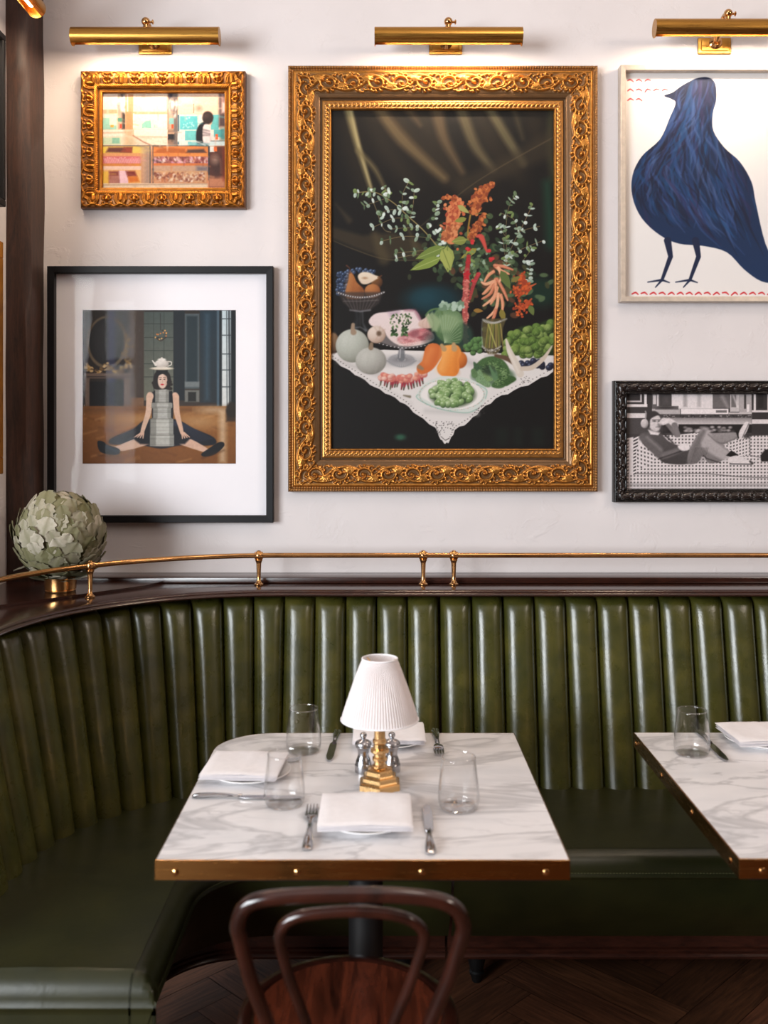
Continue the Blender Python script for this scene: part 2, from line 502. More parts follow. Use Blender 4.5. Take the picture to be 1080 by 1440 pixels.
# ------------------------------------------------------------------ painting the pictures (numpy canvas -> colour attribute of a flat print)
def vnoise(h, w, cell, seed=0, octaves=3):
    r = np.random.default_rng(seed); out = np.zeros((h, w)); amp = 1.0; tot = 0
    for o in range(octaves):
        c = max(1.0, cell / 2 ** o)
        gh, gw = int(h / c) + 3, int(w / c) + 3
        g = r.random((gh, gw))
        yy = np.arange(h) / c; xx = np.arange(w) / c
        y0 = yy.astype(int); x0 = xx.astype(int)
        fy = (yy - y0); fx = (xx - x0); fy = (fy * fy * (3 - 2 * fy))[:, None]; fx = (fx * fx * (3 - 2 * fx))[None]
        a = g[np.ix_(y0, x0)]; b = g[np.ix_(y0, x0 + 1)]; c2 = g[np.ix_(y0 + 1, x0)]; d = g[np.ix_(y0 + 1, x0 + 1)]
        out += amp * ((a * (1 - fx) + b * fx) * (1 - fy) + (c2 * (1 - fx) + d * fx) * fy); tot += amp; amp *= .5
    return out / tot
class Canvas:
    def __init__(s, x0, y0, x1, y1, res=1.3, base=(0, 0, 0)):
        s.x0, s.y0, s.x1, s.y1, s.res = x0, y0, x1, y1, res
        s.w = int(round((x1 - x0) * res)) + 1; s.h = int(round((y1 - y0) * res)) + 1
        s.a = np.zeros((s.h, s.w, 3)); s.a[:] = base
        s.r = np.random.default_rng(11)
        s.view(0, 0, 1)
    def view(s, ox, oy, sc): s.ox, s.oy, s.sc = ox, oy, sc          # draw in the coordinates of an enlarged detail
    def tp(s, p):
        p = np.asarray(p, float).reshape(-1, 2)
        return np.stack([((p[:, 0] / s.sc + s.ox) - s.x0) * s.res, ((p[:, 1] / s.sc + s.oy) - s.y0) * s.res], 1)
    def ts(s, d): return d / s.sc * s.res
    def win(s, lo, hi):
        x0 = max(0, int(math.floor(lo[0]))); y0 = max(0, int(math.floor(lo[1]))); x1 = min(s.w, int(math.ceil(hi[0])) + 1); y1 = min(s.h, int(math.ceil(hi[1])) + 1)
        if x1 <= x0 or y1 <= y0: return None
        yy, xx = np.mgrid[y0:y1, x0:x1]
        return (slice(y0, y1), slice(x0, x1)), xx.astype(float), yy.astype(float)
    def put(s, sl, m, col):
        m = m[..., None]; s.a[sl] = s.a[sl] * (1 - m) + np.asarray(col, float) * m
    def poly(s, pts, col, alpha=1.0, soft=1.0, col2=None, tex=0, smooth=0):
        if smooth: pts = [(p.x, p.y) for p in spline([(x, y, 0) for x, y in pts], smooth, True)]
        p = s.tp(pts); so = max(.6, soft * s.res)
        w = s.win(p.min(0) - so - 1, p.max(0) + so + 1)
        if w is None: return
        sl, X, Y = w; d = np.full(X.shape, 1e9); ins = np.zeros(X.shape, bool)
        q = np.roll(p, -1, 0)
        for (ax, ay), (bx, by) in zip(p, q):
            ex, ey = bx - ax, by - ay; L = ex * ex + ey * ey + 1e-9
            t = np.clip(((X - ax) * ex + (Y - ay) * ey) / L, 0, 1)
            d = np.minimum(d, (X - ax - t * ex) ** 2 + (Y - ay - t * ey) ** 2)
            c = ((ay <= Y) & (by > Y)) | ((by <= Y) & (ay > Y))
            if ey != 0: ins ^= c & (X < ax + (Y - ay) * ex / ey)
        d = np.sqrt(d) * np.where(ins, 1, -1)
        m = np.clip(d / so + .5, 0, 1) * alpha
        c = np.asarray(col, float)
        if col2 is not None:
            g = (Y - p[:, 1].min()) / max(1, np.ptp(p[:, 1])); g = np.clip(g, 0, 1)[..., None]
            c = c * (1 - g) + np.asarray(col2, float) * g
        if tex: c = c * (1 + tex * (s.r.random(X.shape)[..., None] - .5))
        s.put(sl, m, c)
    def rect(s, x0, y0, x1, y1, col, alpha=1.0, soft=1.0, col2=None, tex=0): s.poly([(x0, y0), (x1, y0), (x1, y1), (x0, y1)], col, alpha, soft, col2, tex)
    def ell(s, cx, cyy, rx, ry, col, alpha=1.0, soft=1.0, rot=0.0, dark=None, light=(-.4, -.5), hi=None, tex=0):
        # a drawn round: dark = colour at its far side (the picture's own shading)
        c0 = s.tp([(cx, cyy)])[0]; RX, RY = s.ts(rx), s.ts(ry); R = max(RX, RY) + 2 + soft * s.res
        w = s.win(c0 - R, c0 + R)
        if w is None: return
        sl, X, Y = w; ca, sa = math.cos(rot), math.sin(rot)
        u = ((X - c0[0]) * ca + (Y - c0[1]) * sa) / RX; v = (-(X - c0[0]) * sa + (Y - c0[1]) * ca) / RY
        rr = np.sqrt(u * u + v * v)
        m = np.clip((1 - rr) * min(RX, RY) / max(.6, soft * s.res) + .5, 0, 1) * alpha
        c = np.asarray(col, float)
        if dark is not None:
            gx = (X - c0[0]) / RX; gy = (Y - c0[1]) / RY
            nz = np.sqrt(np.clip(1 - rr * rr, 0, 1)); l = -(gx * -light[0] + gy * -light[1]) * 1.0
            lam = np.clip(.45 * nz + .75 * (gx * light[0] + gy * light[1]) + .35, 0, 1)[..., None]
            c = np.asarray(dark, float) * (1 - lam) + c * lam
            if hi is not None:
                hh = np.exp(-(((gx - light[0] * .8) ** 2 + (gy - light[1] * .8) ** 2) / .06))[..., None]
                c = c * (1 - hh) + np.asarray(hi, float) * hh
        if tex: c = c * (1 + tex * (s.r.random(X.shape)[..., None] - .5))
        s.put(sl, m, c)
    def stroke(s, pts, wid, col, alpha=1.0, soft=1.0, smooth=0, tex=0):
        if smooth: pts = [(p.x, p.y) for p in spline([(x, y, 0) for x, y in pts], smooth)]
        p = s.tp(pts); n = len(p)
        W = np.asarray(wid, float) if hasattr(wid, '__len__') else np.array([wid, wid], float)
        W = np.interp(np.linspace(0, 1, n), np.linspace(0, 1, len(W)), W) * s.res / s.sc / 2
        so = max(.6, soft * s.res); R = W.max() + so + 1
        w = s.win(p.min(0) - R, p.max(0) + R)
        if w is None: return
        sl, X, Y = w; d = np.full(X.shape, -1e9)
        for i in range(n - 1):
            ax, ay = p[i]; ex, ey = p[i + 1] - p[i]; L = ex * ex + ey * ey + 1e-9
            t = np.clip(((X - ax) * ex + (Y - ay) * ey) / L, 0, 1)
            d = np.maximum(d, W[i] + (W[i + 1] - W[i]) * t - np.hypot(X - ax - t * ex, Y - ay - t * ey))
        m = np.clip(d / so + .5, 0, 1) * alpha
        c = np.asarray(col, float)
        if tex: c = c * (1 + tex * (s.r.random(X.shape)[..., None] - .5))
        s.put(sl, m, c)
    def leaf(s, x, y, ang, L, wd, col, vein=None):
        # pointed leaf from (x,y)
        c, sn = math.cos(ang), math.sin(ang); pts = []
        for t, k in ((0, .05), (.2, .8), (.45, 1), (.75, .6), (1, 0)): pts.append((t * L, k * wd / 2))
        o = pts + [(t, -k) for t, k in reversed(pts[1:-1])]
        s.poly([(x + a * c - b * sn, y + a * sn + b * c) for a, b in o], col, 1, .8)
        if vein is not None: s.stroke([(x, y), (x + .9 * L * c, y + .9 * L * sn)], wd * .08, vein, .8, .7)
    def noise_mul(s, cell, amt, seed=1, oct=3):
        s.a *= (1 + amt * (vnoise(s.h, s.w, cell * s.res, seed, oct) - .5) * 2)[..., None]

def print_mesh(name, cv, corner, W, H, mat, parent, gain=1.0):
    """flat print, bottom-left at `corner` (world), facing -Y"""
    h, w = cv.h, cv.w
    xs = np.linspace(0, W, w); zs = np.linspace(H, 0, h)
    V = np.zeros((h, w, 3)); V[..., 0] = xs[None]; V[..., 2] = zs[:, None]
    off = parent_off(parent); V += np.array(corner) - np.array(off)
    idx = np.arange(h * w).reshape(h, w)
    Q = np.stack([idx[1:, :-1], idx[1:, 1:], idx[:-1, 1:], idx[:-1, :-1]], -1).reshape(-1, 4)
    me = bpy.data.meshes.new(name)
    me.vertices.add(h * w); me.vertices.foreach_set('co', V.reshape(-1).astype(np.float32))
    me.loops.add(Q.size); me.loops.foreach_set('vertex_index', Q.reshape(-1).astype(np.int32))
    me.polygons.add(len(Q)); me.polygons.foreach_set('loop_start', np.arange(0, Q.size, 4, dtype=np.int32))
    me.update(calc_edges=True)
    a = me.attributes.new('ink', 'FLOAT_COLOR', 'POINT')
    c = np.ones((h * w, 4), np.float32); c[:, :3] = lin(np.clip(cv.a, 0, 255)).reshape(-1, 3) * gain
    a.data.foreach_set('color', c.reshape(-1))
    return link_mesh(name, me, mat, parent)

# ---- still life with flowers and vegetables on a lace cloth
def art_still_life():
    cv = Canvas(466, 152, 782, 634, 1.35, (13, 11, 10))
    S = cv.stroke; r = cv.r
    cv.view(400, 70, 2.348)
    brown = (88, 74, 50)
    S([(330, 190), (420, 300), (540, 430)], [90, 60, 40], (38, 30, 20), .8, 16, 6)
    for q in ([(200, 190), (220, 320), (270, 470)], [(270, 190), (340, 330), (430, 440)], [(450, 190), (500, 320), (580, 430)], [(640, 190), (700, 320), (780, 420)], [(820, 190), (840, 300)]):
        S(q, [60, 70, 40], (34, 28, 20), .8, 22, 6)
    S([(212, 190), (240, 300), (285, 450)], [26, 20, 10], (150, 136, 94), .85, 7, 6)
    S([(222, 200), (250, 320), (288, 452)], [8, 8, 5], (188, 174, 126), .7, 4, 6)
    S([(245, 330), (300, 390), (340, 470)], [16, 16, 8], (110, 98, 66), .8, 7, 6)
    S([(315, 190), (390, 290), (530, 420)], [34, 40, 26], (98, 82, 56), .85, 10, 6)
    S([(410, 190), (450, 245)], [30, 8], (90, 74, 50), .7, 9)
    S([(505, 190), (530, 290), (590, 400)], [44, 34, 18], (88, 72, 50), .8, 10, 6)
    S([(585, 190), (630, 310), (690, 390)], [38, 34, 22], (92, 82, 58), .8, 9, 6)
    S([(680, 190), (740, 290), (790, 370)], [30, 32, 26], (96, 88, 62), .8, 8, 6)
    S([(760, 190), (790, 290)], [22, 10], (66, 60, 42), .7, 8)
    S([(885, 190), (880, 320), (895, 420)], [18, 20, 30], (70, 74, 44), .6, 10, 5)
    S([(870, 440), (885, 640)], [30, 40], (18, 62, 44), .75, 14)
    S([(600, 450), (740, 380), (900, 300)], [70, 60, 90], (50, 42, 30), .65, 14, 5)
    S([(440, 590), (640, 430), (900, 280)], [3, 3, 4], (86, 74, 52), .7, 2, 6)
    cv.poly([(155, 580), (260, 610), (360, 600), (470, 640), (470, 690), (340, 690), (240, 655), (155, 620)], (54, 45, 31), .9, 7)
    S([(155, 625), (240, 660), (340, 690), (480, 692)], [2, 3, 3, 2], (92, 80, 54), .8, 1.5, 6)
    S([(300, 605), (330, 690)], [24, 40], (82, 70, 46), .6, 9)
    S([(170, 505), (215, 560)], [4, 22], (70, 60, 42), .6, 6)
    S([(400, 560), (440, 660)], [8, 26], (82, 72, 48), .6, 7)
    # dark vase-glow shapes in the ground
    cv.view(400, 380, 2.348)
    cv.ell(490, 95, 95, 50, (12, 52, 62), .85, 14)
    cv.ell(470, 90, 40, 26, (22, 70, 84), .5, 12)
    cv.ell(850, 70, 60, 50, (14, 58, 42), .6, 16)
    cv.ell(385, 552, 17, 10, (60, 120, 92), .7, 5)
    for x, w in ((700, 40), (760, 30), (820, 40)): cv.rect(x, 520, x + w, 580, (24, 36, 28), .5, 8)
    # cloth
    edge = [(890, 335), (830, 367), (760, 397), (700, 424), (650, 462), (612, 500), (565, 528), (547, 566), (534, 574), (518, 560), (500, 520), (440, 478), (400, 442), (350, 412), (300, 386), (250, 352), (200, 322), (157, 292)]
    sc = []
    for i in range(len(edge) - 1):
        (ax, ay), (bx, by) = edge[i], edge[i + 1]
        sc += [(ax, ay), ((ax * 2 + bx) / 3 + 1, (ay * 2 + by) / 3 + 4), ((ax + bx * 2) / 3, (ay + by * 2) / 3 - 2)]
    cv.poly([(157, 272), (330, 262), (600, 270), (895, 280)] + sc + [(157, 292)], (226, 219, 216), 1, .8)
    S([(340, 300), (470, 300)], 26, (150, 146, 146), .55, 12); S([(600, 300), (690, 330)], 20, (160, 154, 156), .5, 10)
    S([(180, 300), (330, 352)], 14, (178, 172, 170), .6, 8); S([(620, 385), (760, 360)], 14, (176, 176, 174), .5, 8)
    S([(470, 465), (640, 475)], 12, (186, 182, 180), .6, 8); S([(250, 345), (420, 440)], 10, (205, 198, 196), .5, 7)
    for i in range(len(edge) - 1):
        (ax, ay), (bx, by) = edge[i], edge[i + 1]
        for k in range(5):
            t = (k + .5) / 5; x = ax + (bx - ax) * t; y = ay + (by - ay) * t - 11
            cv.ell(x, y, 2.2, 1.5, (70, 64, 62), .75, .6)
    for k in range(46):
        t = k / 46; cv.ell(500 + 62 * r.random(), 500 + 42 * r.random(), 1.8, 1.6, (60, 54, 54), .7, .6)
    for k in range(26): cv.ell(640 + r.random() * 30 - k * .4, 445 + r.random() * 30, 2.2, 1.6, (62, 56, 54), .6, .6)
    for k in range(20): cv.ell(840 + r.random() * 40 - 60, 355 + r.random() * 25 - 5, 2, 1.5, (80, 74, 72), .5, .6)
    # fruit bowl
    cv.view(460, 360, 6.353)
    S([(262, 480), (275, 560), (250, 640)], [20, 30, 60], (38, 40, 44), .9, 5); S([(320, 490), (325, 600), (355, 660)], [10, 8, 26], (92, 96, 102), .8, 4)
    S([(300, 495), (300, 610)], 6, (60, 62, 66), .9, 4)
    gp = [(100 + 22 * (k % 5) + r.normal(0, 6), 330 - 26 * (k // 5) + r.normal(0, 6)) for k in range(40)]
    gp = [(x, y) for x, y in gp if y > 125 + max(0, 150 - x) * .5] + [(190 + 20 * k + r.normal(0, 5), 132 - 16 * math.sin(PI * k / 11) + 16 * (k % 2) + r.normal(0, 5)) for k in range(13)]
    for x, y in gp:
        c = r.random(); cv.ell(x, y, 18, 18, (50 + 34 * c, 68 + 34 * c, 100 + 36 * c), 1, 1, 0, (14, 18, 32), (-.4, -.4), (140, 156, 182))
    cv.poly([(206, 140), (240, 165), (270, 230), (325, 285), (338, 335), (310, 378), (190, 378), (166, 330), (175, 280), (195, 210)], (176, 112, 62), 1, 2, (150, 86, 44), .12, 4)
    S([(205, 160), (190, 260), (190, 350)], [14, 30, 20], (206, 146, 92), .55, 10); S([(310, 290), (325, 340)], 20, (104, 56, 28), .6, 9)
    S([(178, 80), (205, 105), (208, 148)], [14, 8, 9], (88, 50, 36), 1, 1.5, 5)
    cv.ell(450, 230, 52, 55, (122, 80, 44), 1, 2, 0, (50, 28, 16))
    cv.ell(410, 310, 72, 66, (186, 120, 70), 1, 2, 0, (96, 50, 24), (-.3, -.5))
    cv.poly([(278, 178), (310, 142), (370, 140), (430, 165), (468, 184), (425, 215), (365, 246), (310, 240)], (232, 216, 196), 1, 2, (222, 200, 176), 0, 5)
    cv.ell(342, 192, 16, 7, (158, 112, 78), .9, 3); S([(460, 186), (490, 172)], 10, (110, 66, 40), 1, 2)
    cv.poly([(95, 318), (510, 318), (470, 420), (380, 490), (250, 490), (150, 420)], (58, 50, 48), .72, 3)
    S([(96, 320), (190, 352), (300, 366), (420, 356), (512, 318)], 12, (160, 154, 156), .9, 2.5, 5)
    for k in range(40):
        t = k / 39; cv.ell(96 + 416 * t, 322 + 44 * math.sin(PI * t), 5, 5, (215, 212, 214) if k % 2 else (60, 56, 58), .8, 1)
    S([(150, 400), (300, 400), (460, 390)], 6, (150, 140, 138), .5, 2.5); S([(210, 480), (300, 492), (390, 480)], 10, (150, 150, 156), .8, 3)
    for k in range(9): S([(150 + 38 * k, 375), (210 + 22 * k, 470)], 5, (128, 120, 120), .4, 2)
    S([(240, 640), (300, 632), (350, 664)], 10, (120, 124, 130), .7, 3)
    # white squashes
    cv.ell(60, 775, 52, 95, (150, 116, 84), 1, 2, 0, (56, 38, 26))
    cv.ell(230, 800, 150, 150, (206, 208, 198), 1, 2, 0, (112, 112, 100), (-.3, -.4), None, .06)
    for k in (-90, -30, 40, 100): S([(232, 660), (230 + k, 720), (230 + k * 1.25, 810), (232 + k, 900)], [4, 8, 10, 6], (176, 178, 166), .35, 5, 5)
    S([(236, 610), (232, 650), (240, 678)], [32, 36, 54], (158, 134, 112), 1, 2)
    cv.ell(395, 935, 138, 122, (204, 202, 194), 1, 2, 0, (112, 108, 100), (-.3, -.4), None, .06)
    for k in (-80, -20, 50, 95): S([(398, 825), (395 + k, 880), (395 + k * 1.2, 960), (396 + k * .8, 1040)], [4, 8, 9, 5], (172, 168, 160), .35, 5, 5)
    S([(400, 785), (396, 818)], [34, 44], (140, 118, 96), 1, 2)
    # cake stand with meat and garlic
    S([(540, 935), (670, 990), (800, 935)], 6, (90, 90, 94), .8, 2, 6)
    cv.ell(670, 932, 128, 62, (170, 168, 170), .85, 2)
    for k in range(36):
        a = 2 * PI * k / 36; S([(670 + 40 * math.cos(a), 925 + 18 * math.sin(a)), (670 + 118 * math.cos(a), 932 + 54 * math.sin(a))], 3, (96, 94, 98), .6, 1)
    S([(672, 820), (668, 910)], [48, 66], (112, 112, 116), .9, 2.5); S([(660, 830), (655, 905)], 8, (225, 222, 224), .7, 2)
    cv.poly([(420, 750), (560, 800), (700, 830), (860, 800), (950, 752), (900, 700), (500, 690)], (120, 112, 112), .9, 3)
    for k in range(30): cv.ell(455 + 17 * k, 775 + 45 * math.sin(PI * k / 30), 7, 5, (220, 216, 216) if k % 2 else (70, 66, 68), .8, 1)
    cv.poly([(378, 570), (440, 510), (560, 495), (680, 478), (790, 480), (845, 560), (870, 650), (950, 690), (950, 752), (800, 800), (650, 795), (560, 740), (500, 660), (400, 620)], (232, 214, 214), 1, 2, (228, 208, 202), .05, 4)
    cv.poly([(545, 495), (660, 480), (640, 520), (570, 540)], (176, 150, 170), .7, 6); S([(700, 480), (790, 480), (840, 560)], [10, 20, 24], (128, 62, 84), .7, 5)
    cv.poly([(630, 740), (720, 690), (790, 660), (880, 640), (948, 690), (950, 750), (820, 775), (700, 800)], (190, 106, 112), 1, 4, (214, 160, 156), .3, 4)
    for k in range(26): cv.ell(660 + r.random() * 270, 690 + r.random() * 80, 10 + 12 * r.random(), 6 + 6 * r.random(), [(140, 48, 62), (228, 188, 186), (170, 84, 96)][k % 3], .55, 3)
    cv.ell(790, 690, 44, 34, (146, 84, 92), .8, 6); cv.ell(845, 690, 17, 15, (214, 140, 140), .8, 3)
    S([(650, 795), (760, 780), (950, 745)], 7, (238, 220, 214), .8, 3)
    for k in range(60): cv.ell(570 + 190 * r.random(), 515 + 95 * r.random(), 9, 6, [(70, 96, 56), (38, 56, 34), (120, 140, 96)][k % 3], .95, 1.2, r.random() * 3)
    for k in range(44):
        side = k % 2; cv.ell((580 + 50 * r.random()) if side else (670 + 55 * r.random()), 620 + 88 * r.random(), 14, 9, [(58, 88, 48), (30, 50, 28), (92, 122, 74)][k % 3], .95, 1.2, r.random() * 3)
    cv.ell(445, 700, 82, 78, (230, 214, 202), 1, 2, 0, (156, 124, 104), (-.3, -.4))
    for a in (-2.2, -1.4, -.6, .3, 1.1, 2.0): S([(468, 690), (468 + 66 * math.cos(a), 690 + 66 * math.sin(a))], [3, 5], (186, 152, 134), .6, 3)
    cv.ell(468, 690, 22, 22, (96, 74, 56), .9, 3)
    cv.poly([(905, 500), (885, 545), (830, 580), (822, 620), (870, 642), (940, 640), (950, 590), (925, 540)], (230, 208, 196), 1, 2, (206, 172, 158), 0, 4)
    for k in (860, 895, 925): S([(905, 530), (k, 590), (k, 635)], 4, (190, 152, 140), .6, 2)
    # teal gourd shadow
    cv.ell(1010, 740, 120, 90, (22, 52, 50), .7, 14)
    # radish bunches
    for k in range(15):
        x = 500 + 25 * k + 6 * r.normal(); y = 1085 + 36 * math.sin(k / 4.6) + 8 * r.normal()
        S([(x, y), (x - 12 + 24 * (k > 8), y + 58 + 14 * r.random())], [24, 12], [(92, 84, 68), (120, 44, 48), (74, 66, 54)][k % 3], .95, 1.5)
        S([(x + 2, y + 2), (x - 6 + 10 * (k > 8), y + 30)], [20, 12], (186, 44, 66), .85, 2)
    for k in range(64):
        x = 480 + 400 * r.random(); y = 1040 + 50 * r.random() + 34 * math.sin((x - 470) / 115)
        cv.ell(x, y, 24, 20, [(234, 168, 144), (238, 200, 184), (220, 128, 114)][k % 3], 1, 2, 0, (182, 92, 84))
    S([(690, 1246), (745, 1258)], [12, 24], (120, 110, 92), .9, 2)
    # bouquet: view of its upper parts
    cv.view(400, 70, 2.348)
    dk = (38, 56, 36)
    for k in range(160):
        x = 600 + r.normal(0, 75); y = 660 + r.normal(0, 52) + abs(x - 610) * .1
        cv.ell(x, y, 9 + 7 * r.random(), 6 + 4 * r.random(), [(44, 62, 42), (28, 42, 30), (70, 92, 60), (54, 62, 40)][k % 4], .9, 1.2, r.random() * 3)
    cv.view(600, 360, 5.684)
    for k in range(190):
        x = 560 + r.normal(0, 150); y = 190 + r.normal(0, 110)
        if x < 330 and y > 170: continue
        cv.ell(x, y, 24 + 14 * r.random(), 15 + 9 * r.random(), [(50, 66, 42), (30, 44, 30), (84, 104, 70), (66, 66, 38), (92, 58, 40)][k % 5], .9, 1.5, r.random() * 3)
    eu = [(184, 202, 190), (142, 164, 142), (104, 126, 92), (214, 226, 220), (120, 142, 84), (76, 98, 70)]
    def sprig(pts, n, L, wd, side=1.0, stem=(128, 112, 76)):
        pp = spline([(x, y, 0) for x, y in pts], 10)
        S([(p.x, p.y) for p in pp], [cv.sc * .55, cv.sc * .8], stem, 1, .8)
        for k in range(n):
            t = k / max(1, n - 1); i = min(len(pp) - 2, int(t * (len(pp) - 1))); p = pp[i]; d = pp[i + 1] - p
            a = math.atan2(d.y, d.x)
            for sg in (-1, 1):
                if r.random() < .12: continue
                aa = a + sg * (.9 + .8 * r.random()); l = L * (.5 + .55 * r.random()); ww = wd * (.10 + .24 * r.random()); c = eu[r.choice(6, p=[.22, .2, .18, .12, .16, .12])]
                q = (p.x + l * .5 * math.cos(aa), p.y + l * .5 * math.sin(aa))
                l *= 1.2; ww *= 1.3; cv.ell(q[0], q[1], l * .48, ww, c, 1, .8, aa)
                cv.ell(q[0] + l * .1, q[1] + ww * .3, l * .3, ww * .5, tuple(k * .8 for k in c), .6, .9, aa)
    cv.view(460, 150, 5.76)
    S([(960, 1200), (800, 1010), (660, 880), (540, 770), (390, 685), (230, 690)], [9, 8, 7, 5], (150, 134, 86), 1, 1, 6)
    eu_n = 0
    S([(345, 680), (400, 820), (460, 980), (520, 1010)], 6, (112, 98, 70), 1, 1, 6)
    for a in ([(480, 735), (380, 770), (300, 795)], [(600, 830), (500, 830), (420, 870)], [(660, 900), (540, 900), (370, 975)], [(740, 975), (640, 975), (520, 985)],
              [(830, 1055), (620, 1045), (440, 1085)], [(615, 820), (618, 700), (670, 595)], [(680, 890), (700, 800), (712, 670)], [(390, 685), (300, 685), (230, 692)],
              [(480, 730), (500, 700), (460, 640)], [(880, 1150), (720, 1165), (555, 1180)], [(900, 1210), (720, 1195), (560, 1225)], [(880, 900), (885, 830), (900, 765)]):
        sprig(a, 5, 44, 40)
    for x, y in ((355, 670), (495, 700), (640, 800), (840, 960), (440, 860), (870, 1000), (900, 1020), (930, 1060), (960, 1080)): 
        for q in range(3): cv.ell(x + r.normal(0, 15), y + r.normal(0, 18), 20, 12, eu[(q * 3) % 4], 1, 1, r.random() * 3)
    cv.leaf(960, 1130, 2.75, 260, 90, (112, 132, 62), (150, 166, 100)); cv.leaf(935, 1215, 2.75, 280, 84, (126, 146, 66), (168, 180, 108))
    cv.leaf(980, 1120, 1.55, 220, 110, (150, 160, 84), (104, 116, 56))
    cv.view(620, 240, 6.353)
    sprig([(590, 840), (640, 680), (740, 480), (830, 290)], 11, 46, 40, stem=(140, 116, 84))
    sprig([(600, 780), (590, 500), (620, 300), (680, 215)], 10, 44, 40)
    sprig([(700, 540), (780, 515), (890, 490)], 5, 44, 36); sprig([(620, 760), (740, 690), (930, 615)], 6, 48, 40, stem=(140, 116, 84))
    sprig([(620, 640), (560, 540), (520, 480)], 5, 42, 36); sprig([(700, 560), (660, 430), (540, 370)], 6, 44, 38); sprig([(740, 800), (800, 720), (820, 680)], 5, 44, 38)
    sprig([(790, 980), (800, 900), (810, 800)], 6, 44, 38); sprig([(600, 900), (580, 740), (560, 600)], 6, 46, 40)
    # amaranth plumes
    def plume(pts, w, cols, n, blob):
        pp = spline([(x, y, 0) for x, y in pts], 12)
        S([(p.x, p.y) for p in pp], [w[0] * .7, w[1] * .8, w[2] * .8], cols[2], 1, 2)
        for k in range(n):
            t = r.random(); p = pp[int(t * (len(pp) - 1))]; ww = np.interp(t, [0, .5, 1], w) / 2
            x = p.x + r.normal(0, ww * .55); y = p.y + r.normal(0, ww * .55)
            cv.ell(x, y, blob * (.7 + .6 * r.random()), blob * (.5 + .4 * r.random()), cols[k % 3], 1, 1, r.random() * 3)
    org = [(196, 116, 66), (160, 84, 42), (132, 62, 36)]; red = [(188, 98, 62), (160, 72, 48), (206, 128, 84)]
    plume([(100, 600), (110, 420), (130, 330), (150, 260)], [150, 150, 70], red, 190, 17)
    plume([(20, 240), (70, 228), (130, 250)], [14, 30, 50], org, 40, 13)
    plume([(40, 590), (100, 540), (190, 460)], [60, 80, 30], [(206, 136, 92), (184, 108, 66), (150, 80, 50)], 80, 15)
    plume([(300, 370), (340, 260), (390, 190), (470, 105)], [60, 150, 24], org, 170, 16)
    S([(320, 380), (390, 370), (440, 395)], 7, (120, 110, 56), 1, 1.2, 5); S([(270, 390), (250, 520), (250, 610)], 15, (150, 116, 46), 1, 1.5, 5)
    plume([(280, 600), (310, 530), (350, 460), (390, 385)], [60, 100, 18], org, 90, 15)
    cv.leaf(155, 300, .6, 130, 50, (160, 160, 92)); cv.leaf(235, 420, 2.9, 110, 50, (128, 134, 62)); cv.leaf(240, 610, 3.0, 140, 80, (128, 136, 66), (160, 166, 96)); cv.leaf(20, 690, 1.2, 210, 110, (160, 168, 88), (110, 124, 60))
    cv.leaf(330, 690, 2.6, 170, 60, (146, 140, 60))
    for k in range(60):
        x = 180 + 260 * r.random(); y = 690 + 300 * r.random()
        cv.ell(x, y, 19, 11, eu[k % 6] if k % 3 else (66, 90, 62), 1, 1.0, r.random() * 3)
    S([(330, 580), (370, 590), (420, 720)], [20, 50, 14], (196, 76, 66), 1, 2, 6)
    for x, y in ((280, 640), (435, 715), (250, 690), (340, 930), (255, 810), (455, 775), (300, 990)): 
        for q in range(4): cv.ell(x + r.normal(0, 8), y + r.normal(0, 10), 15, 13, [(182, 30, 42), (200, 52, 56)][q % 2], 1, 1.2)
    S([(255, 760), (240, 900), (225, 1010)], [36, 44, 50], (168, 40, 46), .95, 2, 5, .25)
    # trailing amaranths, vase, cabbages
    cv.view(600, 360, 5.684)
    rr = [(196, 104, 94), (170, 78, 74), (212, 132, 118)]
    S([(330, 110), (320, 250), (312, 420), (310, 600), (322, 745)], [40, 46, 44, 42, 36], rr[1], 1, 1.5, 6)
    for k in range(230):
        t = r.random(); y = 110 + 640 * t; x = 330 - 20 * math.sin(t * 2.6) + r.normal(0, 13)
        cv.ell(x, y, 9, 7, rr[k % 3] if t > .12 else (182, 32, 44), 1, 1)
    S([(420, 140), (380, 230), (350, 340)], [34, 30, 20], (176, 58, 62), .9, 1.5, 5, .3)
    cv.view(600, 360, 5.684)
    cor = [(218, 142, 106), (196, 112, 82), (228, 166, 130)]
    for k, (a) in enumerate(([(560, 190), (480, 280), (455, 300)], [(560, 180), (520, 290), (450, 340)], [(570, 250), (540, 330), (460, 395)], [(555, 190), (560, 300), (520, 380)], [(570, 180), (620, 270), (655, 350)], [(580, 300), (560, 420), (490, 495)],
                             [(600, 310), (615, 380), (608, 460)], [(560, 430), (545, 480), (520, 535)], [(540, 200), (480, 220), (445, 205)], [(560, 80), (600, 110), (665, 140)], [(550, 70), (620, 80), (695, 105)], [(580, 90), (605, 150), (590, 200)], [(540, 120), (500, 150), (470, 200)])):
        S(a, [26, 26, 14], cor[k % 3], 1, 1.5, 6, .15); S([(x - 3, y - 3) for x, y in a], [6, 7, 3], (236, 186, 152), .6, 2, 6)
    for cxy in ((770, 195, 50), (800, 250, 30), (760, 420, 55), (815, 375, 34), (745, 290, 40)):
        for k in range(46): cv.ell(cxy[0] + r.normal(0, cxy[2] * .5), cxy[1] + r.normal(0, cxy[2] * .5), 12, 8, [(206, 92, 44), (176, 68, 32), (150, 60, 36)][k % 3], 1, 1, r.random() * 3)
    S([(815, 250), (880, 218)], [20, 10], (190, 88, 50), 1, 1.5); S([(800, 390), (845, 340)], [24, 14], (178, 76, 44), 1, 1.5)
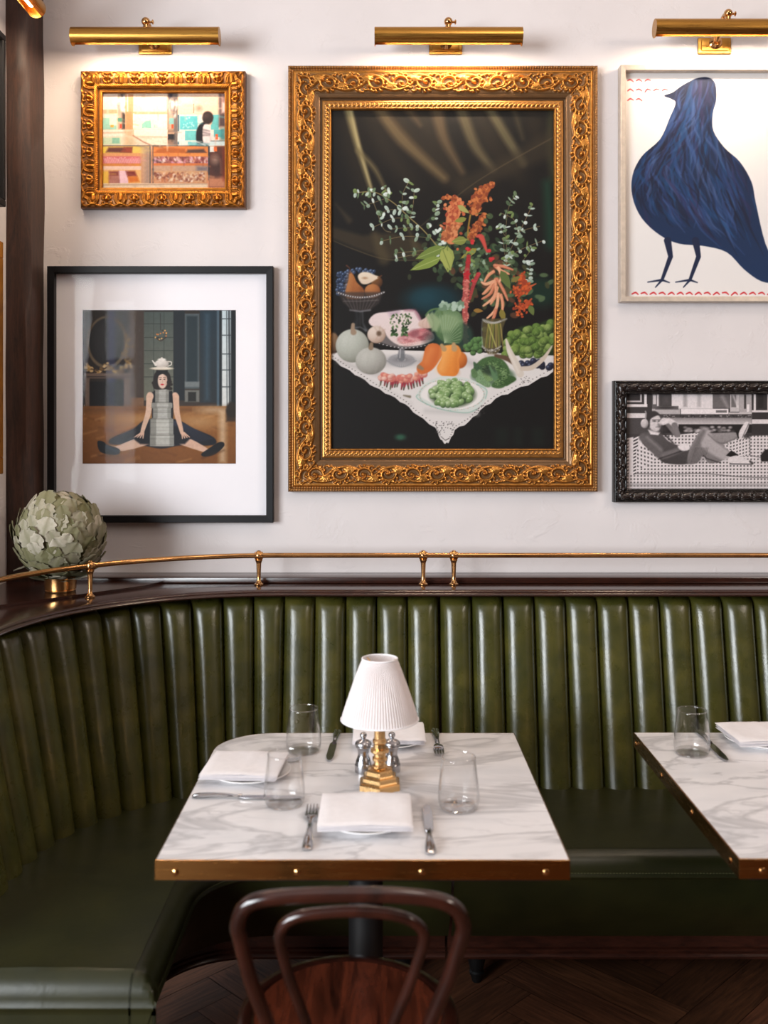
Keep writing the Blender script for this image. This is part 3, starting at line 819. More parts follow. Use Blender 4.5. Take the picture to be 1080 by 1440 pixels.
    cv.leaf(600, 110, 1.1, 170, 70, (92, 108, 56)); cv.leaf(680, 200, -.5, 90, 40, (120, 112, 56)); cv.leaf(830, 390, 1.2, 90, 50, (98, 112, 58)); cv.leaf(600, 420, 1.3, 110, 50, (132, 118, 52)); cv.leaf(380, 430, .1, 80, 36, (150, 112, 50))
    # squash leaf / teal melon & cabbage
    cv.ell(230, 640, 150, 130, (38, 62, 52), .9, 6)
    cv.poly([(60, 500), (80, 430), (150, 405), (230, 425), (290, 480), (290, 660), (230, 700), (150, 690), (80, 620)], (104, 132, 92), 1, 3, (74, 104, 66), .12, 5)
    cv.poly([(90, 500), (150, 450), (250, 470), (290, 520), (200, 600), (120, 600)], (140, 164, 122), .8, 7)
    for k in range(13):
        a = -.9 + k * .2; S([(150, 690), (150 + 130 * math.cos(a - 1), 620 + 190 * math.sin(a - 1) * .8)], [4, 3], (164, 184, 146), .7, 1.5)
    S([(0, 470), (40, 430), (110, 420), (130, 460)], 15, (92, 120, 74), 1, 2, 5); cv.poly([(0, 480), (50, 440), (120, 520), (90, 600), (50, 600)], (150, 170, 128), .9, 4)
    for k in range(30): cv.ell(110 + 180 * r.random(), 375 + 45 * r.random(), 26, 16, [(150, 174, 152), (112, 138, 112), (176, 196, 178)][k % 3], 1, 1.2, r.random() * 3)
    # brussels sprouts
    for k in range(30): cv.ell(400 + r.normal(0, 45), 700 + r.normal(0, 45), 24, 22, (100, 140, 80), 1, 1.5, 0, (32, 52, 26), (-.3, -.5))
    cv.poly([(630, 640), (760, 560), (900, 540), (1030, 480), (1030, 790), (640, 790)], (34, 50, 22), 1, 4)
    for k in range(85):
        x = 630 + 400 * r.random(); top = 640 - (x - 630) * .32; y = top + (790 - top) * r.random()
        cv.ell(x, y, 34, 31, [(126, 152, 74), (104, 134, 60), (146, 168, 92)][k % 3], 1, 1.5, 0, (36, 54, 20), (-.3, -.5))
        S([(x - 12, y + 14), (x, y - 6), (x + 12, y + 10)], 3, (168, 188, 116), .5, 1.5)
    # vase
    cv.poly([(455, 500), (645, 495), (618, 570), (606, 690), (590, 760), (548, 790), (500, 786), (462, 740), (450, 640)], (86, 76, 46), .88, 2, (104, 92, 60))
    for k in range(9): S([(500 + 12 * k, 540), (470 + 18 * k + 10 * r.normal(), 730)], [9, 7], [(150, 140, 66), (110, 120, 50), (178, 160, 88)][k % 3], .85, 1.5)
    S([(500, 545), (560, 720)], 10, (176, 172, 96), .9, 1.5)
    S([(455, 505), (550, 530), (645, 500)], 14, (150, 150, 146), .8, 2, 5); S([(450, 720), (520, 760), (600, 720)], 12, (176, 172, 170), .8, 2, 5)
    for k in range(24): cv.ell(460 + 6 * k, 512 + 18 * math.sin(PI * k / 24) + 8 * (k % 2), 5, 4, (206, 204, 200), .7, 1)
    for k in range(40): cv.ell(455 + 145 * r.random(), 735 + 40 * r.random(), 5, 4, [(214, 210, 208), (66, 60, 50)][k % 2], .6, 1)
    S([(450, 520), (446, 620), (455, 730)], 5, (190, 190, 184), .6, 2, 5); S([(475, 800), (520, 790), (570, 800)], [20, 16, 20], (196, 190, 190), .8, 3)
    # gourds
    S([(60, 770), (20, 860), (-30, 900)], [150, 110, 90], (206, 108, 52), 1, 2, 6); S([(40, 750), (0, 840)], [50, 40], (232, 146, 86), .6, 12)
    S([(-30, 900), (-55, 885)], [26, 34], (150, 120, 92), 1, 2)
    cv.ell(270, 830, 60, 68, (224, 132, 58), 1, 2, 0, (150, 70, 24), (-.3, -.4))
    cv.poly([(130, 730), (190, 708), (255, 715), (282, 770), (262, 830), (268, 900), (240, 955), (175, 970), (110, 945), (88, 890), (125, 810)], (240, 160, 78), 1, 2, (226, 132, 52), .05, 5)
    S([(150, 740), (140, 830), (120, 900)], [24, 30, 50], (250, 192, 120), .6, 14, 5); S([(255, 740), (240, 840), (245, 930)], [18, 20, 24], (190, 96, 32), .5, 10, 5)
    S([(125, 712), (145, 742)], [26, 40], (184, 150, 106), 1, 2); S([(222, 704), (228, 740)], [30, 46], (186, 152, 108), 1, 2)
    # bitter melons on a plate
    cv.ell(530, 965, 175, 82, (176, 186, 178), 1, 1.5); cv.ell(540, 955, 168, 74, (96, 118, 92), 1, 4)
    for a, w, c in (([(400, 900), (470, 850), (560, 850), (620, 920), (600, 1010), (540, 1035)], [40, 70, 96, 100, 90, 30], (70, 100, 58)), ([(640, 1000), (690, 985), (715, 985)], [80, 50, 16], (58, 88, 46)), ([(385, 850), (410, 890), (440, 900)], [10, 50, 40], (62, 90, 62)),
                    ([(430, 930), (440, 990), (500, 1030)], [40, 80, 40], (120, 150, 108)), ([(470, 945), (500, 980), (530, 985)], [30, 46, 20], (120, 148, 96)), ([(510, 885), (540, 930), (560, 970)], [10, 46, 30], (78, 112, 80)), ([(380, 920), (390, 950)], [40, 50], (90, 120, 78))):
        S(a, w, c, 1, 2, 6, .25)
    for k in range(300):
        t = r.random(); a = 3.6 + 4.0 * t
        cv.ell(535 + (95 + r.normal(0, 20)) * math.cos(a), 945 + (70 + r.normal(0, 18)) * math.sin(a), 6, 4, [(110, 140, 88), (44, 70, 38), (134, 162, 110)][k % 3], .7, 1)
    cv.ell(500, 910, 48, 40, (26, 40, 26), .7, 6); S([(510, 880), (555, 975)], [14, 40], (92, 126, 88), .95, 2)
    # antler, dark grapes
    for k in range(16):
        x = 750 + 280 * r.random(); y = 835 + 40 * r.random() + (25 if x > 930 else 0)
        cv.ell(x, y, 26, 25, (46, 50, 72), 1, 1.5, 0, (14, 14, 24), (-.4, -.4), (110, 118, 140))
    S([(560, 795), (650, 820), (700, 860)], [26, 40, 20], (96, 72, 54), 1, 2, 5)
    S([(755, 940), (720, 860), (670, 760), (642, 665)], [60, 60, 44, 12], (214, 202, 190), 1, 1.5, 6); S([(770, 900), (850, 890), (940, 820), (1012, 715)], [36, 40, 34, 8], (206, 190, 174), 1, 1.5, 6)
    S([(740, 930), (705, 850), (660, 750)], [10, 12, 8], (240, 232, 222), .6, 4, 6)
    # dish of little cucumbers
    cv.view(500, 500, 3.724)
    cv.poly([(322, 212), (360, 150), (440, 112), (500, 108), (590, 120), (660, 150), (695, 185), (680, 240), (640, 280), (590, 300), (500, 292), (420, 272), (350, 240)], (214, 218, 212), 1, 1.5, None, 0, 5)
    cv.poly([(345, 210), (380, 160), (450, 124), (590, 132), (650, 160), (675, 190), (655, 240), (590, 280), (490, 274), (400, 246)], (236, 230, 226), 1, 2, None, 0, 5)
    for k in range(90):
        a = 2 * PI * k / 90; cv.ell(508 + 170 * math.cos(a), 205 + 82 * math.sin(a), 3.2, 2.2, [(176, 150, 130), (196, 190, 180), (140, 176, 166)][k % 3], .8, 1)
    S([(330, 205), (322, 216), (345, 238), (420, 272), (500, 292), (590, 300), (640, 280)], 5, (132, 176, 160), .7, 1.5, 5); S([(640, 150), (690, 180), (685, 225)], 5, (132, 176, 160), .7, 1.5, 5)
    cv.ell(512, 205, 118, 66, (62, 80, 50), 1, 5)
    pts = []
    for k in range(95):
        a = 2 * PI * r.random(); q = math.sqrt(r.random()); pts.append((508 + 112 * q * math.cos(a), 195 + 66 * q * math.sin(a) + 4))
    for k, (x, y) in enumerate(sorted(pts, key=lambda p: p[1])):
        cv.ell(x, y, 20, 15, [(150, 178, 118), (128, 160, 98), (172, 194, 142)][k % 3], 1, 1, r.random() * 2 + .6, (62, 88, 48), (-.3, -.6), (206, 220, 186))
    return cv

# ---- woman seated behind stacked plates in a panelled hall
def art_hall():
    cv = Canvas(115, 435, 332, 653, 1.5, (32, 30, 28)); S = cv.stroke; r = cv.r
    cv.view(40, 360, 3.0)
    R = cv.rect
    R(225, 226, 880, 640, (42, 36, 32), 1, 1, (58, 48, 42))
    R(225, 226, 420, 640, (40, 33, 28)); R(420, 226, 490, 600, (70, 58, 50), .9, 3); R(430, 230, 455, 600, (96, 78, 68), .5, 6)
    R(486, 232, 612, 610, (72, 82, 78), 1, 2, (112, 112, 98))
    for y in (282, 340, 396, 452, 508): R(486, y, 612, y + 3, (44, 50, 48), .8)
    for x in (526, 570): R(x, 232, x + 3, 600, (52, 58, 56), .7)
    R(612, 228, 660, 610, (24, 32, 38)); R(660, 240, 722, 560, (78, 88, 92), 1, 2); R(668, 250, 714, 530, (34, 48, 54), 1, 3)
    R(660, 530, 722, 552, (124, 130, 130), .8, 2); R(660, 566, 722, 616, (112, 112, 106), 1, 2); R(674, 574, 708, 614, (32, 32, 30), 1, 2)
    R(724, 228, 800, 620, (30, 48, 60), 1, 2, (40, 46, 50)); R(745, 240, 765, 610, (62, 88, 104), .6, 7)
    R(796, 226, 880, 660, (22, 28, 32)); R(797, 226, 806, 640, (120, 150, 170), .7, 3)
    R(818, 226, 856, 640, (204, 220, 226), 1, 2, (224, 224, 220))
    for y in (260, 330, 410, 478, 550): R(818, y, 856, y + 4, (60, 68, 74))
    S([(838, 226), (840, 640)], 4, (90, 100, 104), 1, 1); S([(848, 226), (852, 640)], 8, (52, 58, 62), .9, 1.5)
    # oval mirror, gilt garland and chimney piece
    cv.ell(328, 362, 86, 112, (104, 88, 66), 1, 2); cv.ell(328, 360, 76, 100, (30, 28, 28), 1, 2); cv.ell(328, 350, 60, 84, (48, 46, 46), .5, 12)
    R(330, 228, 364, 640, (58, 62, 104), .55, 5)  # bluish stripe: window reflection on the glass, painted into the print
    for k in range(120):
        x = 235 + 195 * r.random(); y = 478 + 14 * math.sin(x / 14) + r.normal(0, 8)
        cv.ell(x, y, 6, 5, [(176, 138, 82), (110, 82, 46), (206, 172, 120), (70, 52, 34)][k % 4], .9, 1)
    for k in range(50): cv.ell(412 + r.normal(0, 7), 330 + 120 * r.random(), 5, 5, [(150, 118, 70), (86, 66, 42)][k % 2], .7, 1)
    R(232, 494, 430, 516, (112, 92, 80), 1, 1.5); R(236, 516, 255, 636, (120, 100, 88), 1, 1.5); R(400, 516, 428, 636, (112, 92, 82), 1, 1.5)
    R(255, 530, 400, 636, (18, 16, 17), 1, 2); R(330, 516, 362, 640, (42, 44, 78), .6, 5); R(232, 506, 430, 512, (52, 42, 38), .8)  # the blue strip here continues the painted window reflection
    R(430, 598, 486, 636, (126, 92, 66), 1, 2)
    # parquet floor
    R(225, 634, 880, 880, (150, 96, 44), 1, 1.5, (122, 72, 28))
    for k in range(46):
        x = 225 + 650 * r.random(); y = 640 + 235 * r.random() ** 1.1
        S([(x, y), (x + (60 if k % 2 else -60), y + 16)], [5, 9], [(186, 128, 70), (112, 64, 24), (206, 152, 96), (94, 52, 20)][k % 4], .4, 3)
    R(225, 636, 880, 662, (86, 54, 30), .5, 10)
    cv.ell(440, 690, 90, 20, (222, 176, 124), .5, 14); cv.ell(720, 700, 80, 26, (218, 176, 130), .5, 16); R(806, 650, 836, 876, (232, 206, 176), .6, 8); cv.ell(780, 650, 60, 14, (228, 196, 160), .6, 8)
    cv.ell(860, 650, 24, 34, (42, 34, 26), 1, 3); R(836, 650, 880, 700, (36, 26, 20), .8, 4)
    R(330, 640, 360, 790, (120, 96, 96), .25, 6)  # faint strip over the floor: painted window reflection carried down
    # chandelier
    for k in range(16): cv.ell(558 + 24 * (r.random() - .5) * 2, 330 + r.normal(0, 12), 3, 3, [(212, 130, 64), (60, 50, 44), (236, 176, 100)][k % 3], 1, 1)
    S([(556, 240), (557, 310)], 2, (40, 38, 36)); S([(540, 345), (558, 356), (578, 342)], 4, (56, 44, 36), 1, 1, 4)
    # skirt, legs, shoes
    cv.poly([(500, 690), (440, 730), (350, 770), (346, 796), (470, 800), (560, 815), (650, 800), (780, 800), (784, 768), (700, 730), (620, 690)], (20, 22, 32), 1, 2, None, 0, 4)
    for k in range(26):
        a = k / 25; S([(610 + 30 * a, 700), (640 + 140 * a, 800 - 26 * a)], 2, (44, 50, 68), .7, 1)
    S([(520, 770), (430, 800), (370, 816)], [44, 38, 22], (222, 182, 158), 1, 1.5, 4); S([(650, 780), (700, 800), (750, 822)], [40, 34, 20], (216, 174, 150), 1, 1.5, 4)
    cv.poly([(500, 720), (430, 765), (470, 795), (560, 800), (660, 795), (690, 765), (630, 720)], (20, 21, 28), 1, 3)
    cv.poly([(288, 786), (310, 784), (335, 800), (380, 816), (380, 838), (350, 842), (300, 828)], (16, 18, 24), 1, 1.5, None, 0, 4); S([(325, 806), (370, 826)], 6, (70, 96, 116), .7, 2)
    cv.poly([(730, 838), (760, 816), (800, 790), (824, 788), (826, 806), (790, 838), (745, 850)], (16, 17, 22), 1, 1.5, None, 0, 4)
    S([(292, 842), (380, 850)], 8, (70, 38, 16), .5, 4); S([(735, 856), (826, 822)], 8, (70, 38, 16), .5, 4)
    # torso, arms
    cv.poly([(520, 575), (545, 568), (590, 568), (612, 580), (610, 700), (520, 700)], (24, 24, 30), 1, 2)
    cv.ell(512, 592, 15, 18, (226, 188, 166), 1, 1.5); cv.ell(618, 594, 16, 19, (222, 182, 158), 1, 1.5)
    S([(509, 596), (505, 660), (486, 720), (478, 748)], [27, 24, 19, 15], (226, 188, 164), 1, 1.2, 5); S([(622, 596), (626, 660), (640, 716), (648, 748)], [28, 25, 19, 15], (220, 178, 152), 1, 1.2, 5)
    for k in range(4): S([(478 - 3 + 3 * k, 748), (446 + 12 * k, 766 + 1.5 * k)], [8, 4], (228, 186, 162), 1, 1); S([(648 + 3 * k, 748), (650 + 10 * k, 772 - 2 * k)], [8, 4], (222, 178, 152), 1, 1)
    S([(534, 572), (532, 620)], 9, (18, 18, 24)); S([(602, 574), (606, 640)], 10, (18, 18, 24))
    # stacked plates
    R(513, 690, 608, 804, (150, 146, 136), 1, 2); cv.ell(561, 800, 48, 7, (132, 126, 116), 1, 1.5)
    prof = [(566, 27), (618, 27), (622, 42), (640, 42), (644, 36), (684, 36), (690, 46), (752, 46), (758, 49), (800, 49)]
    for y in range(564, 802, 3):
        hw = np.interp(y, [p[0] for p in prof], [p[1] for p in prof]); g = 168 + 40 * r.random()
        S([(563 - hw, y), (563 + hw, y)], 3.4, (g, g - 2, g - 10), 1, .8)
        S([(563 - hw, y), (563 - hw * .6, y)], 3.4, (g * .55, g * .54, g * .5), .7, 2.5); S([(563 + hw * .72, y), (563 + hw, y)], 3.4, (g * .6, g * .6, g * .56), .7, 2.5)
    for y in (620, 640, 688, 752, 758): S([(563 - 47, y), (563 + 47, y)], 2, (96, 92, 84), .6, 1)
    # head
    cv.poly([(530, 560), (526, 520), (536, 490), (564, 480), (592, 492), (602, 526), (596, 556), (578, 562)], (30, 22, 20), 1, 1.5, None, 0, 4)
    cv.ell(565, 526, 20, 34, (232, 200, 182), 1, 1.5); S([(577, 500), (580, 540)], 10, (196, 150, 130), .5, 4)
    cv.ell(556, 520, 4, 2, (40, 30, 30), 1, .8); cv.ell(573, 520, 4, 2, (40, 30, 30), 1, .8); S([(550, 513), (560, 512)], 2, (60, 40, 36)); S([(569, 512), (578, 513)], 2, (60, 40, 36))
    S([(565, 520), (566, 533)], 3, (206, 160, 140), .8); cv.ell(564, 542, 7, 3.2, (206, 24, 40), 1, .8)
    S([(546, 500), (566, 492), (584, 502)], 9, (28, 20, 18), 1, 1.5, 4)
    for k in range(16): cv.ell([532, 596][k % 2] + r.normal(0, 5), 530 + 30 * r.random(), 6, 6, (34, 25, 22), 1, 1.5)
    # hat, saucer, teapot
    cv.poly([(538, 478), (588, 478), (586, 500), (564, 496), (540, 502)], (18, 16, 18), 1, 1.5); cv.ell(562, 474, 47, 6, (222, 206, 184), 1, 1); cv.ell(562, 472, 40, 3.5, (240, 230, 214), 1, 1)
    cv.ell(562, 453, 30, 17, (242, 234, 226), 1, 1.2, 0, (170, 156, 146), (-.3, -.4)); cv.ell(562, 436, 17, 6, (240, 232, 224), 1, 1.2); cv.ell(562, 430, 4, 4, (236, 226, 216), 1, 1)
    S([(536, 458), (528, 448), (522, 440)], [10, 6, 4], (238, 230, 220), 1, 1); S([(588, 444), (602, 446), (602, 458), (588, 464)], 4, (232, 222, 212), 1, 1, 5); S([(540, 468), (584, 468)], 4, (220, 208, 196))
    cv.noise_mul(3, .05, 3)
    return cv

# ---- loose oil painting of a pastry counter
def art_counter():
    cv = Canvas(143, 130, 309, 256, 1.7, (226, 176, 142)); S = cv.stroke; r = cv.r; R = cv.rect
    cv.view(110, 120, 5.143)
    R(165, 50, 1025, 410, (236, 200, 172)); R(165, 60, 275, 165, (248, 222, 202)); R(165, 165, 275, 190, (214, 166, 128)); R(165, 195, 270, 300, (240, 226, 206)); R(172, 220, 222, 300, (150, 202, 182)); R(165, 270, 270, 302, (150, 198, 178))
    R(222, 196, 270, 262, (240, 226, 208)); R(228, 268, 250, 284, (236, 168, 60)); R(280, 60, 330, 300, (190, 160, 136)); R(310, 180, 330, 296, (40, 30, 28), 1, 4); R(300, 60, 326, 90, (60, 44, 44), 1, 4)
    for k in range(40): cv.ell(310 + r.normal(0, 14), 130 + r.normal(0, 26), 10, 14, [(250, 242, 236), (226, 214, 208), (180, 160, 150)][k % 3], .9, 3)
    R(278, 222, 306, 248, (64, 140, 116)); R(292, 262, 306, 290, (216, 70, 36)); R(330, 60, 385, 300, (222, 158, 112)); R(340, 60, 350, 180, (250, 214, 186)); R(335, 180, 375, 300, (206, 140, 92))
    R(385, 60, 615, 185, (248, 216, 190)); R(442, 98, 528, 176, (176, 212, 196)); R(440, 60, 470, 90, (240, 200, 170)); R(384, 180, 625, 196, (224, 170, 132)); R(384, 196, 618, 298, (242, 226, 208)); R(384, 190, 392, 300, (250, 238, 224))
    cv.poly([(445, 290), (445, 262), (470, 240), (505, 232), (510, 290)], (140, 200, 178)); R(526, 265, 552, 288, (160, 204, 184)); R(540, 215, 600, 280, (248, 238, 220), .7, 4)
    R(620, 55, 690, 410, (150, 116, 96)); R(632, 55, 655, 130, (42, 44, 62), 1, 4); R(662, 60, 690, 400, (104, 100, 100), .8, 4); R(625, 196, 660, 300, (214, 176, 146), .8, 4)
    for k in range(44): cv.ell(652 + r.normal(0, 14), 140 + r.normal(0, 24), 9, 16, [(246, 236, 228), (190, 170, 160), (92, 76, 74)][k % 3], .9, 3)
    R(632, 222, 664, 262, (130, 186, 180)); R(648, 264, 662, 292, (206, 80, 40)); R(622, 325, 668, 366, (36, 36, 42), 1, 3); R(622, 318, 668, 330, (190, 150, 120))
    R(700, 60, 975, 190, (246, 204, 176)); R(720, 70, 790, 120, (248, 222, 200), .7, 6); R(800, 126, 872, 188, (232, 204, 186)); cv.ell(838, 156, 22, 20, (170, 128, 104), .8, 6); R(798, 126, 804, 188, (150, 92, 70))
    R(692, 198, 975, 410, (226, 222, 212)); R(690, 200, 702, 400, (80, 110, 122)); R(706, 208, 828, 300, (96, 192, 196)); R(740, 306, 820, 372, (110, 196, 194)); R(690, 310, 740, 380, (220, 222, 216)); R(760, 380, 830, 412, (130, 196, 196))
    R(920, 200, 975, 300, (104, 190, 188)); R(940, 300, 1000, 350, (90, 176, 176)); R(975, 55, 1020, 280, (84, 66, 66), 1, 4); R(990, 60, 1012, 190, (210, 160, 150), .8, 4); R(950, 330, 968, 366, (228, 90, 40)); R(985, 290, 1020, 370, (60, 130, 130), .8, 4); R(1000, 120, 1016, 180, (240, 226, 220), .9, 4)
    for k in range(20): cv.ell(720 + 90 * r.random(), 216 + 80 * r.random(), 3, 3, (220, 240, 238), .8, 2)
    R(165, 300, 620, 410, (232, 206, 184)); R(165, 305, 325, 345, (240, 222, 206)); R(165, 352, 300, 400, (190, 206, 176)); R(240, 355, 290, 392, (132, 186, 160)); R(325, 300, 390, 410, (206, 150, 108), .7, 8); R(390, 300, 620, 345, (244, 226, 208)); R(480, 350, 620, 400, (238, 216, 196)); R(340, 340, 390, 400, (196, 192, 160), .6, 8)
    S([(165, 322), (330, 318)], 6, (190, 130, 100), .7, 3); S([(390, 345), (620, 350)], 5, (206, 150, 120), .7, 3); S([(385, 340), (450, 380), (520, 410)], 7, (150, 100, 76), .9, 2)
    # counter
    R(165, 408, 1025, 690, (214, 140, 92)); R(165, 405, 905, 412, (80, 76, 74)); R(905, 412, 1025, 690, (92, 52, 42)); R(165, 412, 500, 460, (226, 190, 90)); R(172, 420, 196, 460, (240, 206, 70))
    cv.poly([(196, 452), (215, 420), (380, 418), (372, 456)], (96, 44, 36), 1, 3); cv.poly([(300, 450), (320, 420), (372, 420), (376, 455)], (150, 60, 36), 1, 3)
    R(165, 458, 440, 480, (216, 150, 96)); R(175, 478, 435, 528, (206, 110, 110))
    for k in range(60): S([(185 + 4 * k, 490 + 8 * r.random()), (196 + 4 * k, 520)], 6, [(240, 206, 206), (196, 70, 84), (226, 160, 160)][k % 3], .9, 2)
    R(165, 528, 440, 545, (208, 130, 52)); R(165, 545, 440, 575, (232, 196, 176)); R(165, 570, 440, 665, (236, 180, 110)); R(280, 575, 350, 660, (240, 196, 206)); R(172, 580, 215, 665, (236, 186, 66))
    cv.poly([(216, 578), (285, 578), (290, 662), (216, 664)], (140, 66, 56), 1, 3)
    for k in range(8): R(222 + 8 * k, 612, 227 + 8 * k, 660, (216, 160, 140), .8, 2)
    cv.poly([(332, 578), (396, 578), (412, 614), (346, 616)], (130, 42, 26), 1, 3); cv.poly([(346, 616), (412, 614), (428, 650), (356, 656)], (214, 112, 20), 1, 3)
    R(440, 412, 505, 670, (190, 160, 136), .7, 6); R(470, 420, 496, 660, (150, 128, 120), .7, 6); R(496, 405, 506, 670, (110, 96, 88)); R(518, 410, 524, 660, (60, 66, 74))
    R(524, 412, 905, 470, (220, 130, 66)); cv.poly([(526, 456), (560, 430), (640, 420), (740, 430), (750, 458)], (176, 94, 40), 1, 3); cv.poly([(748, 458), (760, 434), (870, 430), (890, 456)], (84, 60, 54), 1, 3)
    R(524, 458, 900, 482, (224, 140, 70)); R(524, 480, 900, 526, (150, 90, 84))
    for k in range(130): cv.ell(530 + 370 * r.random(), 488 + 36 * r.random(), 9, 5, [(236, 214, 206), (120, 56, 56), (226, 160, 180), (170, 90, 80)][(k + (k > 90)) % 4], .9, 2, r.random() * 2)
    R(524, 526, 900, 542, (214, 120, 60)); R(524, 542, 900, 580, (196, 156, 128)); R(820, 545, 900, 580, (90, 90, 110), .7, 6)
    R(524, 578, 890, 655, (210, 160, 116))
    for k in range(260): cv.ell(528 + 345 * r.random(), 592 + 56 * r.random(), 9, 6, [(226, 192, 156), (150, 84, 56), (240, 220, 200), (120, 60, 50), (196, 120, 80)][k % 5], .9, 2, r.random() * 3)
    R(900, 410, 912, 640, (60, 56, 62)); R(165, 660, 900, 690, (232, 206, 176)); S([(165, 672), (900, 664)], 5, (150, 110, 86), .7, 2); R(900, 620, 1025, 690, (226, 150, 110), .8, 6)
    cv.ell(958, 540, 38, 70, (70, 46, 42), 1, 6); cv.ell(948, 500, 22, 26, (196, 160, 140), .7, 8); S([(985, 500), (990, 590)], 8, (150, 90, 70), .6, 3); R(1005, 420, 1025, 640, (150, 52, 30), .8, 6)
    R(912, 412, 945, 450, (226, 226, 220)); R(940, 415, 962, 446, (230, 110, 50))
    R(905, 375, 1025, 408, (206, 222, 222)); S([(905, 376), (1025, 376)], 5, (96, 96, 100))
    # shop assistant seen from behind
    cv.poly([(822, 385), (820, 310), (845, 262), (880, 250), (885, 300), (868, 388)], (30, 26, 30), 1, 2, None, 0, 3)
    cv.poly([(862, 300), (880, 262), (915, 290), (922, 345), (905, 395), (868, 390)], (246, 224, 220), 1, 2, None, 0, 3); S([(912, 320), (918, 370)], 8, (206, 176, 180), .7, 3)
    cv.ell(916, 250, 12, 16, (214, 160, 126), 1, 2); cv.ell(898, 218, 38, 42, (52, 38, 36), 1, 2); cv.poly([(862, 220), (934, 215), (928, 240), (905, 262), (880, 258)], (46, 34, 32), 1, 3); cv.ell(885, 205, 14, 14, (84, 62, 56), .6, 5)
    cv.poly([(822, 380), (905, 392), (900, 412), (822, 408)], (60, 120, 130), .7, 4); S([(820, 380), (880, 404)], 6, (226, 220, 216), .8, 2)
    for k in range(140):
        x = 170 + 850 * r.random(); y = 60 + 620 * r.random(); i, j = cv.tp([(x, y)])[0]
        c = cv.a[min(cv.h - 1, int(j)), min(cv.w - 1, int(i))] * (1 + .16 * (r.random() - .5)); a = r.choice([0, PI / 2, .3])
        S([(x, y), (x + 60 * math.cos(a), y + 40 * math.sin(a))], [12, 5], c, .55, 3)
    cv.noise_mul(2, .06, 5)
    return cv

# ---- plain stand-in poster: a broad blue bird shape with red brush marks
def art_poster():
    cv = Canvas(880, 97, 1190, 420, 1.35, (236, 231, 229)); S = cv.stroke; r = cv.r
    cv.view(840, 0, 3.27)
    body = [(465, 345), (520, 338), (556, 365), (562, 440), (545, 510), (548, 590), (600, 670), (670, 735), (725, 830), (745, 930), (790, 1120), (850, 1230), (900, 1290), (850, 1305), (770, 1296), (690, 1240), (610, 1160), (500, 1130), (390, 1120), (300, 1080), (215, 1000), (172, 900), (172, 800), (215, 710), (300, 630), (345, 530), (372, 460), (352, 440), (318, 425), (360, 408), (405, 375)]
    cv.poly(body, (26, 34, 62), 1, 1.2, (22, 48, 86), 0, 4)
    keep = cv.a.copy(); bm = Canvas(880, 97, 1190, 420, 1.35, (0, 0, 0)); bm.view(840, 0, 3.27); bm.poly(body, (1, 1, 1), 1, 1, None, 0, 4)
    flow = [([(470, 350), (420, 520), (330, 700), (240, 900)]), ([(520, 350), (500, 560), (480, 760), (420, 1080)]), ([(545, 520), (620, 760), (700, 960), (820, 1260)]), ([(500, 600), (560, 800), (640, 1000), (760, 1240)]), ([(400, 560), (430, 800), (520, 1000), (660, 1140)]), ([(360, 560), (250, 720), (200, 880), (260, 1020)]), ([(330, 660), (270, 800), (300, 960), (400, 1080)]), ([(420, 400), (380, 540), (300, 680)]), ([(300, 760), (380, 900), (470, 1040)])]
    cols = [(34, 62, 112), (22, 28, 52), (52, 80, 132), (46, 40, 76), (24, 70, 116), (70, 92, 138), (20, 22, 42)]
    for k in range(420):
        f = flow[r.integers(len(flow))]; o = r.normal(0, 46); q = r.normal(0, 30); t = r.random() * .6
        pp = [(p.x + o, p.y + q) for p in spline([(x, y, 0) for x, y in f], 10)]; i = int(t * len(pp)); seg = pp[i:i + 6 + r.integers(7)]
        if len(seg) > 2: w_ = r.normal(0, 9); seg = [(x + w_ * math.sin(j * .8), y) for j, (x, y) in enumerate(seg)]; S(seg, [3, 9 + 12 * r.random(), 2], cols[r.integers(len(cols))], .5, 2)
    cv.a = keep * (1 - bm.a) + cv.a * bm.a
    for x in (335, 465):
        S([(x, 1105), (x + 14, 1180), (x - 26, 1290)], [34, 22, 14], (26, 36, 66), 1, 1.2)
        for dx, dy in ((-66, 10), (34, 12), (-30, 34)): S([(x - 26, 1290), (x - 26 + dx, 1290 + dy)], [11, 5], (30, 40, 70), 1, 1.2)
    red = (206, 44, 52)
    for y, n in ((355, 3), (400, 5), (445, 2)):
        for k in range(n): S([(150 + 40 * k, y + r.normal(0, 2)), (162 + 40 * k, y - 6), (176 + 40 * k, y + r.normal(0, 3))], [5, 7, 4], red, .9, 1, 4)
    for k in range(18): S([(170 + 42 * k, 1356 + r.normal(0, 3)), (186 + 42 * k, 1349), (198 + 42 * k, 1358)], [6, 8, 5], red, .95, 1, 4)
    return cv

